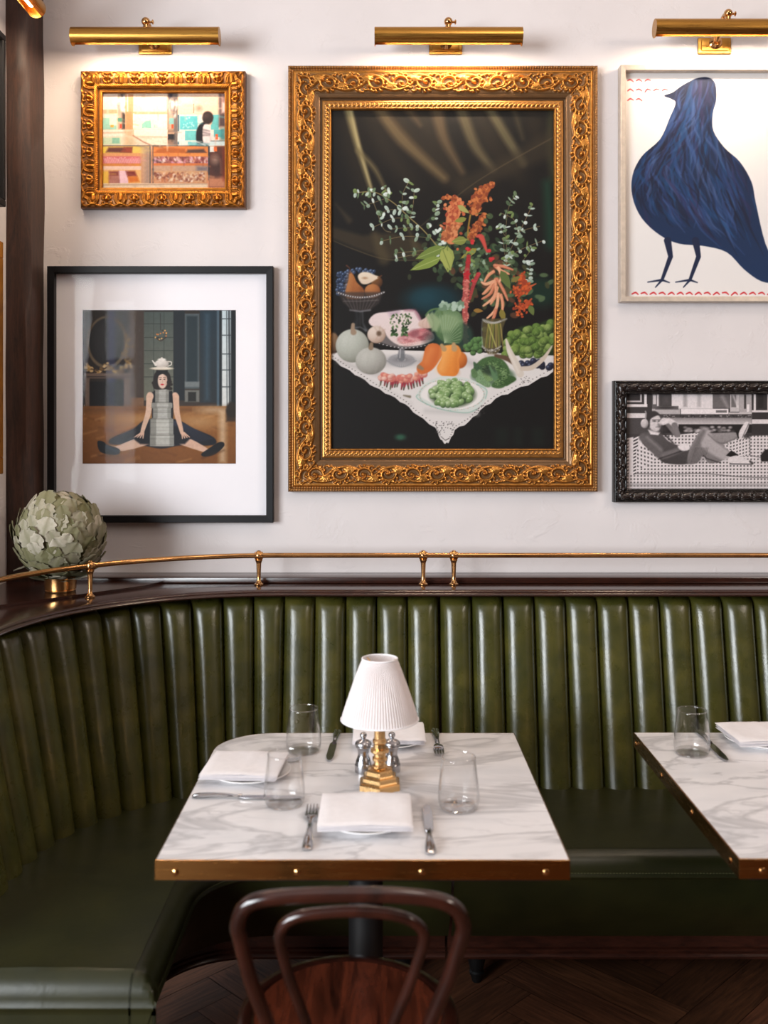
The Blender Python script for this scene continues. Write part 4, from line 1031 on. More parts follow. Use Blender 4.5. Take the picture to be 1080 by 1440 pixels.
# ---- black and white photograph: listener lying on a checked sofa
def art_listener():
    cv = Canvas(882, 551, 1210, 692, 1.6, (60, 56, 56)); S = cv.stroke; r = cv.r; R = cv.rect
    cv.view(840, 500, 4.5)
    W = 1680
    R(180, 228, W, 360, (58, 50, 50)); R(190, 232, 300, 276, (52, 42, 42), 1, 1.5); R(180, 300, 330, 318, (224, 214, 212)); R(310, 232, 326, 312, (230, 222, 220)); R(284, 232, 294, 285, (196, 186, 186)); R(190, 276, 294, 286, (196, 186, 186))
    R(180, 360, 320, 392, (214, 204, 204)); R(180, 392, 360, 496, (72, 64, 64)); R(360, 232, 412, 330, (96, 88, 88)); R(366, 240, 386, 300, (206, 200, 200)); R(392, 236, 402, 320, (216, 210, 210)); R(412, 232, 486, 310, (66, 58, 60), 1, 3); R(430, 240, 470, 300, (92, 84, 84), .6, 8)
    R(486, 232, 750, 330, (216, 214, 216)); R(560, 232, 585, 318, (150, 148, 150), .8, 3); R(650, 232, 674, 318, (168, 166, 168), .8, 3); R(750, 232, 856, 326, (104, 96, 98)); S([(810, 250), (845, 320)], [20, 8], (160, 152, 152), .8, 5); R(860, 232, 920, 350, (190, 182, 182)); R(868, 238, 900, 320, (110, 102, 102)); S([(880, 240), (910, 320)], 8, (226, 220, 220), .7, 3)
    R(920, 232, 1000, 380, (170, 162, 162)); R(950, 236, 964, 330, (66, 58, 58)); R(968, 300, 984, 350, (226, 220, 220)); R(1000, 232, W, 500, (52, 44, 44)); R(1012, 232, 1026, 350, (224, 216, 216)); R(1000, 340, W, 354, (216, 208, 208)); R(1040, 232, 1075, 325, (42, 34, 34)); R(1100, 232, 1120, 340, (206, 198, 198)); R(1300, 232, 1320, 340, (206, 198, 198)); R(1000, 400, W, 430, (214, 206, 206))
    R(360, 330, 540, 370, (176, 170, 170)); R(380, 312, 530, 336, (104, 98, 98)); cv.ell(450, 322, 60, 9, (60, 54, 56), 1, 2); R(545, 330, 850, 384, (226, 222, 222)); R(770, 340, 840, 356, (110, 102, 104)); R(850, 355, 1000, 385, (196, 190, 190)); R(360, 366, 1000, 388, (66, 58, 58), 1, 2)
    for k in range(60): cv.ell(420 + 570 * r.random(), 372 + 20 * r.random(), 5, 4, [(150, 142, 142), (34, 28, 28)][k % 2], .8, 1)
    R(420, 390, 1000, 434, (136, 128, 128), 1, 2, (196, 188, 188)); R(430, 434, 1000, 490, (34, 28, 28)); 
    for k in range(40): cv.ell(560 + 330 * r.random(), 450 + 34 * r.random(), 12, 8, [(150, 142, 142), (80, 72, 72), (206, 198, 198)][k % 3], .7, 2)
    # checked sofa
    def check(poly, dx, dy, skew=0.0, dark=(92, 84, 84)):
        tmp = Canvas(cv.x0, cv.y0, cv.x1, cv.y1, cv.res); tmp.view(cv.ox, cv.oy, cv.sc); tmp.poly(poly, (1, 1, 1), 1, 1)
        yy, xx = np.mgrid[0:cv.h, 0:cv.w]; X = (xx / cv.res + cv.x0 - cv.ox) * cv.sc; Y = (yy / cv.res + cv.y0 - cv.oy) * cv.sc + X * skew
        p = (np.clip(np.sin(X * 2 * PI / dx) * 1.4 + .5, 0, 1) * np.clip(np.sin(Y * 2 * PI / dy) * 1.4 + .5, 0, 1))[..., None]
        c = np.array((216, 208, 208)) * (1 - p) + np.array(dark) * p
        cv.a = cv.a * (1 - tmp.a) + c * tmp.a
    check([(200, 530), (300, 508), (500, 505), (640, 490), (990, 510), (1200, 505), (W, 500), (W, 870), (195, 870)], 22, 22)
    check([(200, 525), (300, 508), (330, 560), (260, 620), (258, 770), (200, 770)], 60, 22, .5, (70, 62, 62))
    check([(258, 600), (300, 565), (370, 565), (400, 640), (370, 690), (258, 740)], 22, 26, -.3)
    check([(840, 560), (985, 520), (990, 640), (900, 650)], 20, 22, .3)
    S([(258, 760), (470, 765), (700, 760), (1000, 785), (W, 790)], 5, (70, 62, 62), .8, 2, 4); S([(985, 530), (990, 640), (1060, 655), (W, 660)], 5, (96, 88, 88), .8, 2)
    R(195, 826, W, 846, (150, 142, 142), .7, 4)
    # reclining figure
    S([(470, 430), (520, 500)], [50, 40], (110, 102, 102), 1, 2); S([(430, 425), (470, 410), (510, 440)], [30, 34, 40], (214, 204, 204), 1, 2, 4); S([(505, 440), (525, 500)], [40, 30], (120, 112, 112), 1, 2)
    cv.poly([(296, 495), (340, 488), (420, 500), (460, 540), (520, 570), (600, 580), (650, 640), (590, 696), (440, 690), (390, 640), (300, 560)], (86, 78, 78), 1, 2, (60, 54, 54), .1, 4)
    cv.poly([(590, 690), (600, 600), (660, 490), (700, 466), (725, 490), (800, 490), (905, 488), (915, 520), (820, 570), (860, 620), (800, 680), (720, 690), (690, 640), (650, 690)], (150, 142, 142), 1, 2, (112, 104, 104), .1, 3)
    S([(700, 480), (720, 560), (830, 640)], [60, 90, 70], (176, 168, 168), .8, 4, 5); S([(600, 680), (650, 560), (690, 480)], [30, 40, 30], (108, 100, 100), .9, 5, 5)
    for k in range(9): S([(610 + 10 * k, 690), (640 + 10 * k, 590)], 3, (66, 58, 58), .6, 2)
    S([(690, 640), (710, 660), (800, 690)], 6, (40, 34, 34), .9, 2); S([(720, 500), (800, 560), (910, 520)], 4, (80, 72, 72), .7, 3, 4)
    S([(300, 520), (380, 600), (430, 640), (545, 600)], [50, 60, 50, 36], (96, 88, 88), 1, 3, 5); S([(330, 520), (420, 600)], 16, (150, 142, 142), .6, 6); S([(410, 660), (550, 610)], 8, (34, 28, 28), .9, 2); S([(430, 640), (520, 606)], 18, (128, 120, 120), .6, 6)
    cv.poly([(525, 575), (590, 560), (600, 600), (550, 608)], (220, 212, 212), 1, 2, None, 0, 3); cv.poly([(335, 470), (410, 490), (400, 505), (350, 500)], (226, 218, 218), 1, 2)
    S([(420, 480), (460, 520), (500, 560)], [6, 14, 6], (44, 36, 36), .8, 2)
    cv.poly([(895, 478), (912, 472), (925, 520), (912, 530)], (26, 20, 20), 1, 1.5); cv.poly([(920, 480), (960, 418), (982, 430), (968, 480), (935, 532), (918, 520)], (216, 208, 208), 1, 1.5, None, 0, 3); S([(980, 430), (940, 520)], 5, (60, 52, 52), .8, 2); R(950, 505, 990, 526, (40, 34, 34), .8, 3)
    cv.poly([(835, 640), (868, 606), (915, 636), (900, 662)], (26, 20, 20), 1, 1.5); cv.poly([(850, 660), (900, 640), (950, 660), (1005, 680), (1000, 698), (870, 694)], (214, 206, 206), 1, 1.5, None, 0, 3); S([(860, 696), (1000, 698)], 6, (40, 34, 34), 1, 1.5); S([(990, 680), (1004, 692)], 14, (50, 44, 44), .9, 2)
    cv.poly([(1055, 640), (1085, 600), (1130, 600), (1130, 680), (1060, 680)], (34, 28, 28), 1, 2)
    # head with headphones
    cv.ell(378, 420, 42, 62, (206, 196, 196), 1, 2, -.15); cv.poly([(322, 400), (335, 356), (380, 345), (412, 372), (390, 376), (350, 400), (345, 450), (325, 440)], (54, 46, 46), 1, 2, None, 0, 4)
    S([(318, 400), (322, 362), (318, 348)], 9, (150, 142, 142), 1, 1.5); cv.ell(312, 428, 25, 31, (216, 208, 208), 1, 1.5, 0, (120, 112, 112)); cv.ell(308, 430, 12, 18, (190, 182, 182), .8, 3)
    cv.ell(375, 412, 11, 5, (70, 62, 62), .9, 1.5); cv.ell(405, 412, 8, 5, (70, 62, 62), .9, 1.5); S([(362, 404), (416, 402)], 4, (70, 62, 62), .9, 1.5); S([(395, 415), (402, 436)], 6, (150, 140, 140), .7, 2); S([(385, 452), (408, 450)], 5, (110, 96, 96), .9, 1.5); S([(345, 470), (400, 484)], 12, (160, 150, 150), .6, 5)
    cv.ell(440, 410, 24, 18, (220, 212, 212), 1, 2); S([(440, 400), (412, 416)], [16, 8], (212, 204, 204), 1, 1.5); S([(405, 440), (440, 470)], [14, 40], (60, 52, 52), .7, 5)
    g = cv.a.mean(-1, keepdims=True); cv.a = g * np.array([1.0, .965, .965]) + np.array([6, 3, 3])
    cv.noise_mul(2, .06, 9)
    return cv

# ------------------------------------------------------------------ carved frames
def sdraw(H, M_, pts, wid, height, ss=1):
    """raise a rounded ridge along a polyline on a height map (cells); H height, M_ gilt mask"""
    p = np.asarray(pts, float); n = len(p)
    W = np.interp(np.linspace(0, 1, n), np.linspace(0, 1, len(wid)), wid) / 2
    hh = np.interp(np.linspace(0, 1, n), np.linspace(0, 1, len(height)), height) if hasattr(height, '__len__') else np.full(n, height)
    R = W.max() + 1
    x0 = max(0, int(p[:, 0].min() - R)); x1 = min(H.shape[1], int(p[:, 0].max() + R) + 2)
    y0 = max(0, int(p[:, 1].min() - R)); y1 = min(H.shape[0], int(p[:, 1].max() + R) + 2)
    if x1 <= x0 or y1 <= y0: return
    Y, X = np.mgrid[y0:y1, x0:x1]
    best = np.zeros(X.shape)
    for i in range(n - 1):
        ax, ay = p[i]; ex, ey = p[i + 1] - p[i]; L = ex * ex + ey * ey + 1e-9
        t = np.clip(((X - ax) * ex + (Y - ay) * ey) / L, 0, 1)
        d = np.hypot(X - ax - t * ex, Y - ay - t * ey); w = W[i] + (W[i + 1] - W[i]) * t; h = hh[i] + (hh[i + 1] - hh[i]) * t
        q = np.clip(1 - (d / np.maximum(w, .3)) ** 2, 0, 1)
        best = np.maximum(best, h * np.sqrt(q))
    H[y0:y1, x0:x1] = np.maximum(H[y0:y1, x0:x1], best)
    M_[y0:y1, x0:x1] = np.maximum(M_[y0:y1, x0:x1], (best > .15 * max(hh)).astype(float))
def sp2(pts, n=8): return [(p.x, p.y) for p in spline([(x, y, 0) for x, y in pts], n)]

def scroll_band(length_mm, width_mm, seed):
    """running acanthus scrolls, 1 cell per mm"""
    pad = 160
    H = np.zeros((width_mm, length_mm + 2 * pad)); Mk = np.zeros_like(H); r = np.random.default_rng(seed)
    c = width_mm / 2; half = 78; k = 0; x = -20
    while x < length_mm + 2 * pad + 40:
        s = 1 if k % 2 else -1
        # stem running on
        sdraw(H, Mk, sp2([(x - half * .9, c + s * c * .45), (x - half * .3, c + s * c * .72), (x + half * .25, c + s * c * .4), (x + half * .6, c - s * c * .3), (x + half * .95, c - s * c * .7)]), [4, 8, 8, 7, 4], 6.5)
        # the scroll
        R0 = c * .72; sp = []
        for i in range(40):
            t = i / 39; a = s * (2.6 + t * 7.4); rr_ = R0 * (1 - t) ** .75 + 2
            sp.append((x + rr_ * 1.12 * math.cos(a), c + s * 1 + rr_ * math.sin(a) * .98))
        sdraw(H, Mk, sp, [9, 8, 7, 6], [8, 8, 10])
        sdraw(H, Mk, [(x - 1, c + s), (x + 2, c + s + 1)], [11, 11], 12)
        # leaf fingers off the scroll
        for i in range(9):
            a = s * (2.4 + i * .5); q = R0 * (1.0 - .045 * i)
            b = (x + q * 1.1 * math.cos(a), c + q * math.sin(a)); o = s * .9
            e = (b[0] + 15 * math.cos(a + o) , b[1] + 13 * math.sin(a + o)); m = ((b[0] + e[0]) / 2 + 5 * math.cos(a), (b[1] + e[1]) / 2 + 5 * math.sin(a))
            sdraw(H, Mk, sp2([b, m, e], 5), [6, 8, 2.5], [6, 8, 5])
        # broad leaf with ribs between scrolls
        bx, by = x + half * .5, c - s * c * .05
        for i in range(6):
            a = -s * (.2 + .34 * i) + (0 if s > 0 else 0)
            e = (bx + 26 * math.cos(a) + 3, by - s * 0 + 24 * math.sin(a)); m = (bx + 15 * math.cos(a - s * .25), by + 14 * math.sin(a - s * .25))
            sdraw(H, Mk, sp2([(bx, by), m, e], 5), [4, 7.5, 3], [7, 9, 5])
        for i in range(5):
            ax, ay = x + half * (.1 + .16 * i), c + s * (c * .62 + r.normal(0, 3)); sdraw(H, Mk, sp2([(ax, ay), (ax + 7, ay + s * 4), (ax + 15, ay - s * 1)], 4), [5, 6, 2], [5, 7, 4])
        x += half; k += 1
    return H[:, pad:pad + length_mm] / 1000, Mk[:, pad:pad + length_mm]
def sample(Hm, u, v):
    """bilinear lookup: u,v in mm arrays"""
    h, w = Hm.shape; u = np.clip(u, 0, w - 1.001); v = np.clip(v, 0, h - 1.001)
    i = u.astype(int); j = v.astype(int); fu = u - i; fv = v - j
    return (Hm[j, i] * (1 - fu) + Hm[j, i + 1] * fu) * (1 - fv) + (Hm[j + 1, i] * (1 - fu) + Hm[j + 1, i + 1] * fu) * fv

def frame_mesh(name, x0, x1, z0, z1, band, hfun, mat, parent, step=.0022, vstep=.0018, yb=YB):
    """four mitred sides; hfun(u, v, L, side) -> (height off the wall, gilt) with v from the outer edge"""
    off = np.array(parent_off(parent)); W, Hh = x1 - x0, z1 - z0
    me = bpy.data.meshes.new(name); VV = []; QQ = []; GG = []; base = 0
    nv = int(band / vstep) + 1; v = np.linspace(0, band, nv)
    for side, L in enumerate((W, Hh, W, Hh)):
        nu = int(L / step) + 1; t = np.linspace(0, 1, nu)
        vv = np.repeat(v[:, None], nu, 1); uu = vv + (L - 2 * vv) * t[None]
        h, g = hfun(uu, vv, L, side)
        # outer and inner returns to the wall
        uu = np.vstack([uu[:1], uu, uu[-1:]]); vv = np.vstack([vv[:1], vv, vv[-1:]])
        h = np.vstack([np.zeros((1, nu)), h, np.maximum(h[-1:] - .012, .001)]); g = np.vstack([g[:1] * .3, g, g[-1:]])
        if side == 0: X, Z = x0 + uu, z1 - vv
        elif side == 1: X, Z = x1 - vv, z1 - uu
        elif side == 2: X, Z = x1 - uu, z0 + vv
        else: X, Z = x0 + vv, z0 + uu
        P3 = np.stack([X, yb - h, Z], -1) - off
        n0, n1 = P3.shape[:2]; idx = base + np.arange(n0 * n1).reshape(n0, n1)
        QQ.append(np.stack([idx[:-1, :-1], idx[1:, :-1], idx[1:, 1:], idx[:-1, 1:]], -1).reshape(-1, 4))
        VV.append(P3.reshape(-1, 3)); GG.append(g.reshape(-1)); base += n0 * n1
    V = np.concatenate(VV); Q = np.concatenate(QQ); G = np.concatenate(GG)
    me.vertices.add(len(V)); me.vertices.foreach_set('co', V.reshape(-1).astype(np.float32))
    me.loops.add(Q.size); me.loops.foreach_set('vertex_index', Q.reshape(-1).astype(np.int32))
    me.polygons.add(len(Q)); me.polygons.foreach_set('loop_start', np.arange(0, Q.size, 4, dtype=np.int32))
    me.polygons.foreach_set('use_smooth', np.ones(len(Q), bool))
    me.update(calc_edges=True)
    a = me.attributes.new('gilt', 'FLOAT', 'POINT'); a.data.foreach_set('value', G.astype(np.float32))
    return link_mesh(name, me, mat, parent)

FY = 3.195     # plane of the frames' fronts
def rect_at(x0, y0, x1, y1, Y):
    a = P(x0, y1, Y); b = P(x1, y0, Y); return a.x, b.x, a.z, b.z
def pane(name, x0, x1, z0, z1, y, parent):
    mb = MB().add([(x0, y, z0), (x1, y, z0), (x1, y, z1), (x0, y, z1)], [(0, 1, 2, 3)])
    return obj(name, mb, M['pane'], parent, smooth=False)

# big ornate frame ---------------------------------------------------
def big_picture():
    x0, x1, z0, z1 = rect_at(404.5, 90, 842, 692, FY)
    t = thing('framed_still_life', 'largest picture, still life of flowers and squashes in a wide carved gold frame', 'picture', ((x0 + x1) / 2, YB, z0))
    a0, a1, b0, b1 = rect_at(466, 153, 781, 633, 3.215)
    band = a0 - x0
    Ls = int(round(max(x1 - x0, z1 - z0) * 1000)) + 4
    bandw = 68
    maps = [scroll_band(Ls, bandw, 3), scroll_band(Ls, bandw, 4)]
    s_ = band / .142
    def hf(u, v, L, side):
        k = v / s_ * 1000          # nominal mm from the outer edge
        base = np.interp(k, [0, 2, 5, 9, 13, 17, 19, 22, 27, 55, 90, 93, 96, 104, 106, 110, 112, 118, 121, 124, 134, 137, 139, 142],
                         [.030, .034, .036, .034, .029, .031, .036, .039, .037, .035, .033, .031, .031, .028, .020, .019, .023, .025, .0245, .023, .022, .026, .026, .019])
        gl = np.interp(k, [0, 14, 16, 26, 30, 86, 90, 104, 105.5, 111, 112, 119, 121, 135, 137, 142], [.35, .3, 1, 1, .25, .25, .15, .15, .05, .05, .7, .75, .35, .35, .95, .95])
        b = ((k > 1) & (k < 15)) * np.clip(np.cos(u * 2 * PI / .0085) * .6 + .5, 0, 1) * np.sin(np.clip((k - 1) / 14, 0, 1) * PI)
        Hm, Gm = maps[side % 2]
        on = (k >= 24) & (k <= 92)
        o = np.where(on, sample(Hm, u * 1000, k - 24), 0); gm = np.where(on, sample(Gm, u * 1000, k - 24), 0)
        # little leaf course near the sight edge
        q = u / .0145; e = (q % 1) - .5; vv = (k - 128) / 6
        leafh = np.clip(1 - np.hypot(e * 2.4 + .5 * vv, vv) ** 2, 0, 1) ** .5 * .0042 + np.clip(1 - np.hypot((((q + .5) % 1) - .5) * 4 - .4, (k - 124) / 3) ** 2, 0, 1) ** .5 * .003
        leafh = np.where((k > 120) & (k < 136), leafh, 0)
        # mitre ease
        m = np.clip(np.minimum(u - v, (L - v) - u) / .004, 0, 1)
        return base + (o * 1.25) * (0.35 + .65 * m) + b * .004 + leafh, np.clip(gl + gm * .9 + (leafh > .001) * .6 + b * .3, 0, 1)
    frame_mesh('carved_frame', x0, x1, z0, z1, band, hf, M['gold'], t)
    cv = art_still_life()
    print_mesh('print', cv, (a0 - .002, YB - .012, b0 - .002), a1 - a0 + .004, b1 - b0 + .004, M['print'], t, .8)
    pane('glass', a0 - .001, a1 + .001, b0 - .001, b1 + .001, YB - .0165, t)
    return t
big_picture()

# small gold frame ---------------------------------------------------
def shell_band(length_mm, width_mm, period):
    H = np.zeros((width_mm, length_mm)); Mk = np.zeros_like(H); c = width_mm * .47; n = max(1, round(length_mm / period)); per = length_mm / n
    for k in range(-1, 2 * n + 2):
        x = k * per / 2
        if k % 2:   # cartouche
            for rr_, w, h in ((17, 5, 6), (11.5, 4, 5)):
                sdraw(H, Mk, sp2([(x - rr_, c + 15), (x - rr_ * 1.05, c), (x - rr_ * .7, c - rr_ * .8), (x, c - rr_ * .95), (x + rr_ * .7, c - rr_ * .8), (x + rr_ * 1.05, c), (x + rr_, c + 15)], 5), [w, w, w], h)
            sdraw(H, Mk, [(x, c - 4), (x, c + 13)], [13, 15], 7.5)
        else:       # bud with two curls
            sdraw(H, Mk, [(x, c - 9), (x, c - 2), (x, c + 8)], [4, 15, 9], [5, 11, 8])
            for s in (-1, 1):
                sdraw(H, Mk, sp2([(x + s * 3, c + 14), (x + s * 11, c + 9), (x + s * 13, c + 1), (x + s * 8, c - 4)], 5), [6, 6, 3], 6)
                sdraw(H, Mk, sp2([(x + s * 2, c - 16), (x + s * 9, c - 20), (x + s * 15, c - 15), (x + s * 12, c - 10)], 5), [5, 5, 3], 6)
        sdraw(H, Mk, sp2([(x - per * .24, c - 24), (x, c - 18), (x + per * .24, c - 24)], 5), [5, 7, 5], 5)
    k = 0
    while k * 7 < length_mm + 10:
        x = k * 7; d = 1 if x < length_mm / 2 else -1
        sdraw(H, Mk, sp2([(x - 6 * d, width_mm - 13), (x, width_mm - 8), (x + 7 * d, width_mm - 2)], 4), [4, 5.5, 3], 5.5); k += 1
    return H / 1000, Mk
def small_gold_picture():
    x0, x1, z0, z1 = rect_at(111, 97, 344, 291, FY)
    t = thing('framed_counter_painting', 'small painting of a pastry counter in a heavy gold shell frame', 'picture', ((x0 + x1) / 2, YB, z0))
    a0, a1, b0, b1 = rect_at(143, 130.5, 309, 256, 3.212)
    band = min(a0 - x0, x1 - a1)
    maps = {L: shell_band(int(round(L * 1000)) + 2, 60, 97) for L in (x1 - x0, z1 - z0)}
    def hf(u, v, L, side):
        k = v / band * 74
        base = np.interp(k, [0, 3, 28, 56, 61, 63, 66, 72, 74], [.026, .034, .037, .030, .027, .021, .024, .024, .018])
        gl = np.interp(k, [0, 3, 8, 60, 62, 65, 74], [.3, .3, .35, .35, .1, .9, .9])
        Hm, Gm = maps[L]; on = (k >= 2) & (k <= 61)
        o = np.where(on, sample(Hm, u * 1000, k - 2), 0); gm = np.where(on, sample(Gm, u * 1000, k - 2), 0)
        return base + o * 1.1, np.clip(gl + gm * .9, 0, 1)
    frame_mesh('carved_frame', x0, x1, z0, z1, band, hf, M['goldsmall'], t)
    print_mesh('canvas', art_counter(), (x0 + band - .003, YB - .013, z0 + band - .003), x1 - x0 - 2 * band + .006, z1 - z0 - 2 * band + .006, M['canvas'], t, .64)
    return t
small_gold_picture()

# plain frames --------------------------------------------------------
def plain_frame(name, x0, x1, z0, z1, w, depth, mat, parent, lip=.006):
    mb = MB(); y0 = YB - depth
    def ring(w0, w1, ya, yb, bev=0):
        o = [(x0 + w0, z0 + w0), (x1 - w0, z0 + w0), (x1 - w0, z1 - w0), (x0 + w0, z1 - w0)]; i = [(x0 + w1, z0 + w1), (x1 - w1, z0 + w1), (x1 - w1, z1 - w1), (x0 + w1, z1 - w1)]
        V = [(x, ya, z) for x, z in o] + [(x, yb, z) for x, z in i]
        mb.add(V, [(k, (k + 1) % 4, 4 + (k + 1) % 4, 4 + k) for k in range(4)])
    ring(0, 0, YB - .001, y0 + .0015); ring(0, .0015, y0 + .0015, y0); ring(.0015, w - .0015, y0, y0 + .001); ring(w - .0015, w, y0 + .001, y0 + .003); ring(w, w, y0 + .003, YB - .004)
    return obj(name, mb, mat, parent, smooth=False)
def black_picture():
    Y = YB - .035
    x0, x1, z0, z1 = rect_at(66, 374, 384, 735, Y)
    t = thing('framed_photograph', 'black-framed photograph of a woman behind stacked plates, wide white mat', 'picture', ((x0 + x1) / 2, YB, z0))
    plain_frame('frame', x0, x1, z0, z1, .0225, .035, M['black'], t)
    a0, a1, b0, b1 = rect_at(116, 436, 331.5, 652, YB - .012)
    mb = MB().box(x0 + .02, x1 - .02, YB - .010, YB - .006, z0 + .02, z1 - .02)
    obj('mat', mb, M['mat'], t, smooth=False)
    print_mesh('print', art_hall(), (a0, YB - .0108, b0), a1 - a0, b1 - b0, M['print'], t, .8)
    pane('glass', x0 + .021, x1 - .021, z0 + .021, z1 - .021, YB - .017, t)
    return t
black_picture()
def poster_picture():
    Y = YB - .04
    x0, x1, z0, z1 = rect_at(873, 91, 1196, 424, Y)
    t = thing('framed_poster', 'poster of a dark blue bird with red marks in a slim pale frame', 'picture', ((x0 + x1) / 2, YB, z0))
    plain_frame('frame', x0, x1, z0, z1, .017, .04, M['silver'], t)
    print_mesh('print', art_poster(), (x0 + .016, YB - .012, z0 + .016), x1 - x0 - .032, z1 - z0 - .032, M['print'], t, .85)
    pane('glass', x0 + .015, x1 - .015, z0 + .015, z1 - .015, YB - .03, t)
    return t
poster_picture()
def dark_picture():
    x0, x1, z0, z1 = rect_at(865, 535, 1228, 707, FY)
    t = thing('framed_photograph', 'black and white sofa photograph in a carved ebony frame', 'picture', ((x0 + x1) / 2, YB, z0))
    band = .044
    def hf(u, v, L, side):
        k = v / band
        base = np.interp(k, [0, .08, .16, .5, .82, .88, .96, 1], [.03, .036, .032, .034, .03, .033, .03, .02])
        q = u / .0385; e = (q % 1) - .5; vv = (k - .48) / .3
        h = np.clip(1 - np.hypot(e * 1.7 + .45 * vv, vv) ** 2, 0, 1) ** .5 * .011 + np.clip(1 - np.hypot((((q + .42) % 1) - .5) * 4 - .6 * vv, (k - .34) / .16) ** 2, 0, 1) ** .5 * .007 + np.clip(1 - np.hypot((((q + .5) % 1) - .5) * 3.4, (k - .68) / .14) ** 2, 0, 1) ** .5 * .006
        return base + h * ((k > .12) & (k < .86)), np.clip(h / .008, 0, 1)
    frame_mesh('carved_frame', x0, x1, z0, z1, band, hf, M['ebony'], t)
    print_mesh('print', art_listener(), (x0 + band - .003, YB - .012, z0 + band - .003), x1 - x0 - 2 * band + .006, z1 - z0 - 2 * band + .006, M['print'], t)
    pane('glass', x0 + band - .001, x1 - band + .001, z0 + band - .001, z1 - band + .001, YB - .016, t)
    return t
dark_picture()

# two frames on the left wall, seen edge-on
def side_picture(label, z0, z1, y0, y1, w, d, mat, inner):
    t = thing('framed_picture', label, 'picture', (XL, (y0 + y1) / 2, z0))
    mb = MB()
    mb.box(XL, XL + d, y0, y1, z1 - w, z1, .002, 1).box(XL, XL + d, y0, y1, z0, z0 + w, .002, 1).box(XL, XL + d, y1 - w, y1, z0 + w, z1 - w, .002, 1).box(XL, XL + d, y0, y0 + w, z0 + w, z1 - w, .002, 1)
    obj('frame', mb, mat, t)
    obj('mat', MB().box(XL + .001, XL + .008, y0 + w - .002, y1 - w + .002, z0 + w - .002, z1 - w + .002), inner, t, smooth=False)
    return t
side_picture('dark frame on the side wall, seen nearly edge-on beside the timber post', 2.212, 2.735, 2.72, 3.035, .02, .028, M['black'], M['mat'])
side_picture('gold frame on the side wall, seen edge-on below the dark one', 1.40, 2.102, 2.72, 3.02, .05, .026, M['liner'], M['backing'])

# ------------------------------------------------------------------ picture lamps
def picture_lamp(label, cx, zc, half=.229, r=.0287, plate_z=None, out=.135, power=3.2):
    t = thing('picture_lamp', label, 'lamp', (0, 0, 0), 0, None)
    # built facing -Y at the origin: wall plane y = 0
    py = -out
    mb = MB(); n = 40; G = []
    a0, a1 = math.radians(-58), math.radians(214)      # open towards the wall below
    for rr_ in (r, r - .0016):
        G.append([]) 
    def arc(rad): return [(py + rad * math.cos(a0 + (a1 - a0) * k / n) * -1, rad * math.sin(a0 + (a1 - a0) * k / n)) for k in range(n + 1)]
    o = arc(r); i = arc(r - .0016)[::-1]; ring = o + i
    rows = [[(x, y, z) for y, z in ring] for x in (-half, half)]
    m = len(ring)
    mb.add(rows[0] + rows[1], [(k, (k + 1) % m, m + (k + 1) % m, m + k) for k in range(m)])
    for s in (-half, half):      # end caps
        mb.lathe([(r, -.0012), (r, .0012)], 40, (s, py, 0), 0, (1, 0, 0))
    obj('tube_shade', mb, M['lampbrass'], t, local=True, ang=30)
    obj('bulb', MB().tube([(-half * .82, py, -.004), (half * .82, py, -.004)], .0095, 12), M['bulb'], t, local=True)
    pl = MB(); pz = plate_z
    pl.box(-.054, .054, -.010, 0, pz - .027, pz + .027, .004, 2).box(-.044, .044, -.016, -.008, pz - .019, pz + .019, .004, 2)
    obj('wall_plate', pl, M['lampbrass'], t, local=True)
    ro = MB().lathe([(.021, 0), (.021, .004), (.016, .008), (.018, .012), (.012, .018), (1e-6, .02)], 28, (0, -.015, pz + .006), 0, (0, -1, 0))
    obj('rosette', ro, M['brass'], t, local=True)
    arm = MB().tube(spline([(0, -.03, pz + .006), (0, -.055, pz + .03), (0, -.07, .045), (0, -.10, r + .026), (0, py, r + .018)], 8), .0065, 12)
    obj('arm', arm, M['brass'], t, local=True)
    jn = MB().sphere((0, py, r + .018), .0135, 20, 12).tube([(0, py, r - .002), (0, py, r + .01)], .008, 14)
    j = obj('swivel_joint', jn, M['brass'], t, local=True)
    ts = MB().tube([(.012, py, r + .017), (.020, py, r + .017)], .0035, 10).lathe([(.004, 0), (.0075, .002), (.0075, .004), (.004, .006)], 16, (.019, py, r + .017), 0, (1, 0, 0))
    k = obj('thumbscrew', ts, M['brass'], j, local=True)
    l = bpy.data.lights.new('lamp_glow', 'AREA'); l.shape = 'RECTANGLE'; l.size = half * 1.7; l.size_y = .03; l.energy = power; l.color = (1.0, .80, .60)
    lo = bpy.data.objects.new('lamp_glow', l); COL.objects.link(lo); lo.parent = t
    lo.location = (0, py + .006, -.014); lo.rotation_euler = (math.radians(32), 0, 0)
    t.location = (cx, YB, zc)
    return t
zc1 = P(0, 51.5, YB - .135).z
l1 = picture_lamp('brass picture lamp above the small pastry counter painting', P(205, 0, YB - .135).x, zc1, plate_z=.02)
l2 = dup(l1, (P(630.5, 0, YB - .135).x, YB, zc1), 0, 'brass picture lamp above the large still life')
l3 = picture_lamp('brass picture lamp above the blue bird poster, square plate in full view', P(1024, 0, YB - .135).x, P(0, 40, YB - .135).z, plate_z=-.005)
l4 = dup(l1, (XL, 2.765, 2.80), PI / 2, 'brass picture lamp on the side wall, its end just entering the picture')

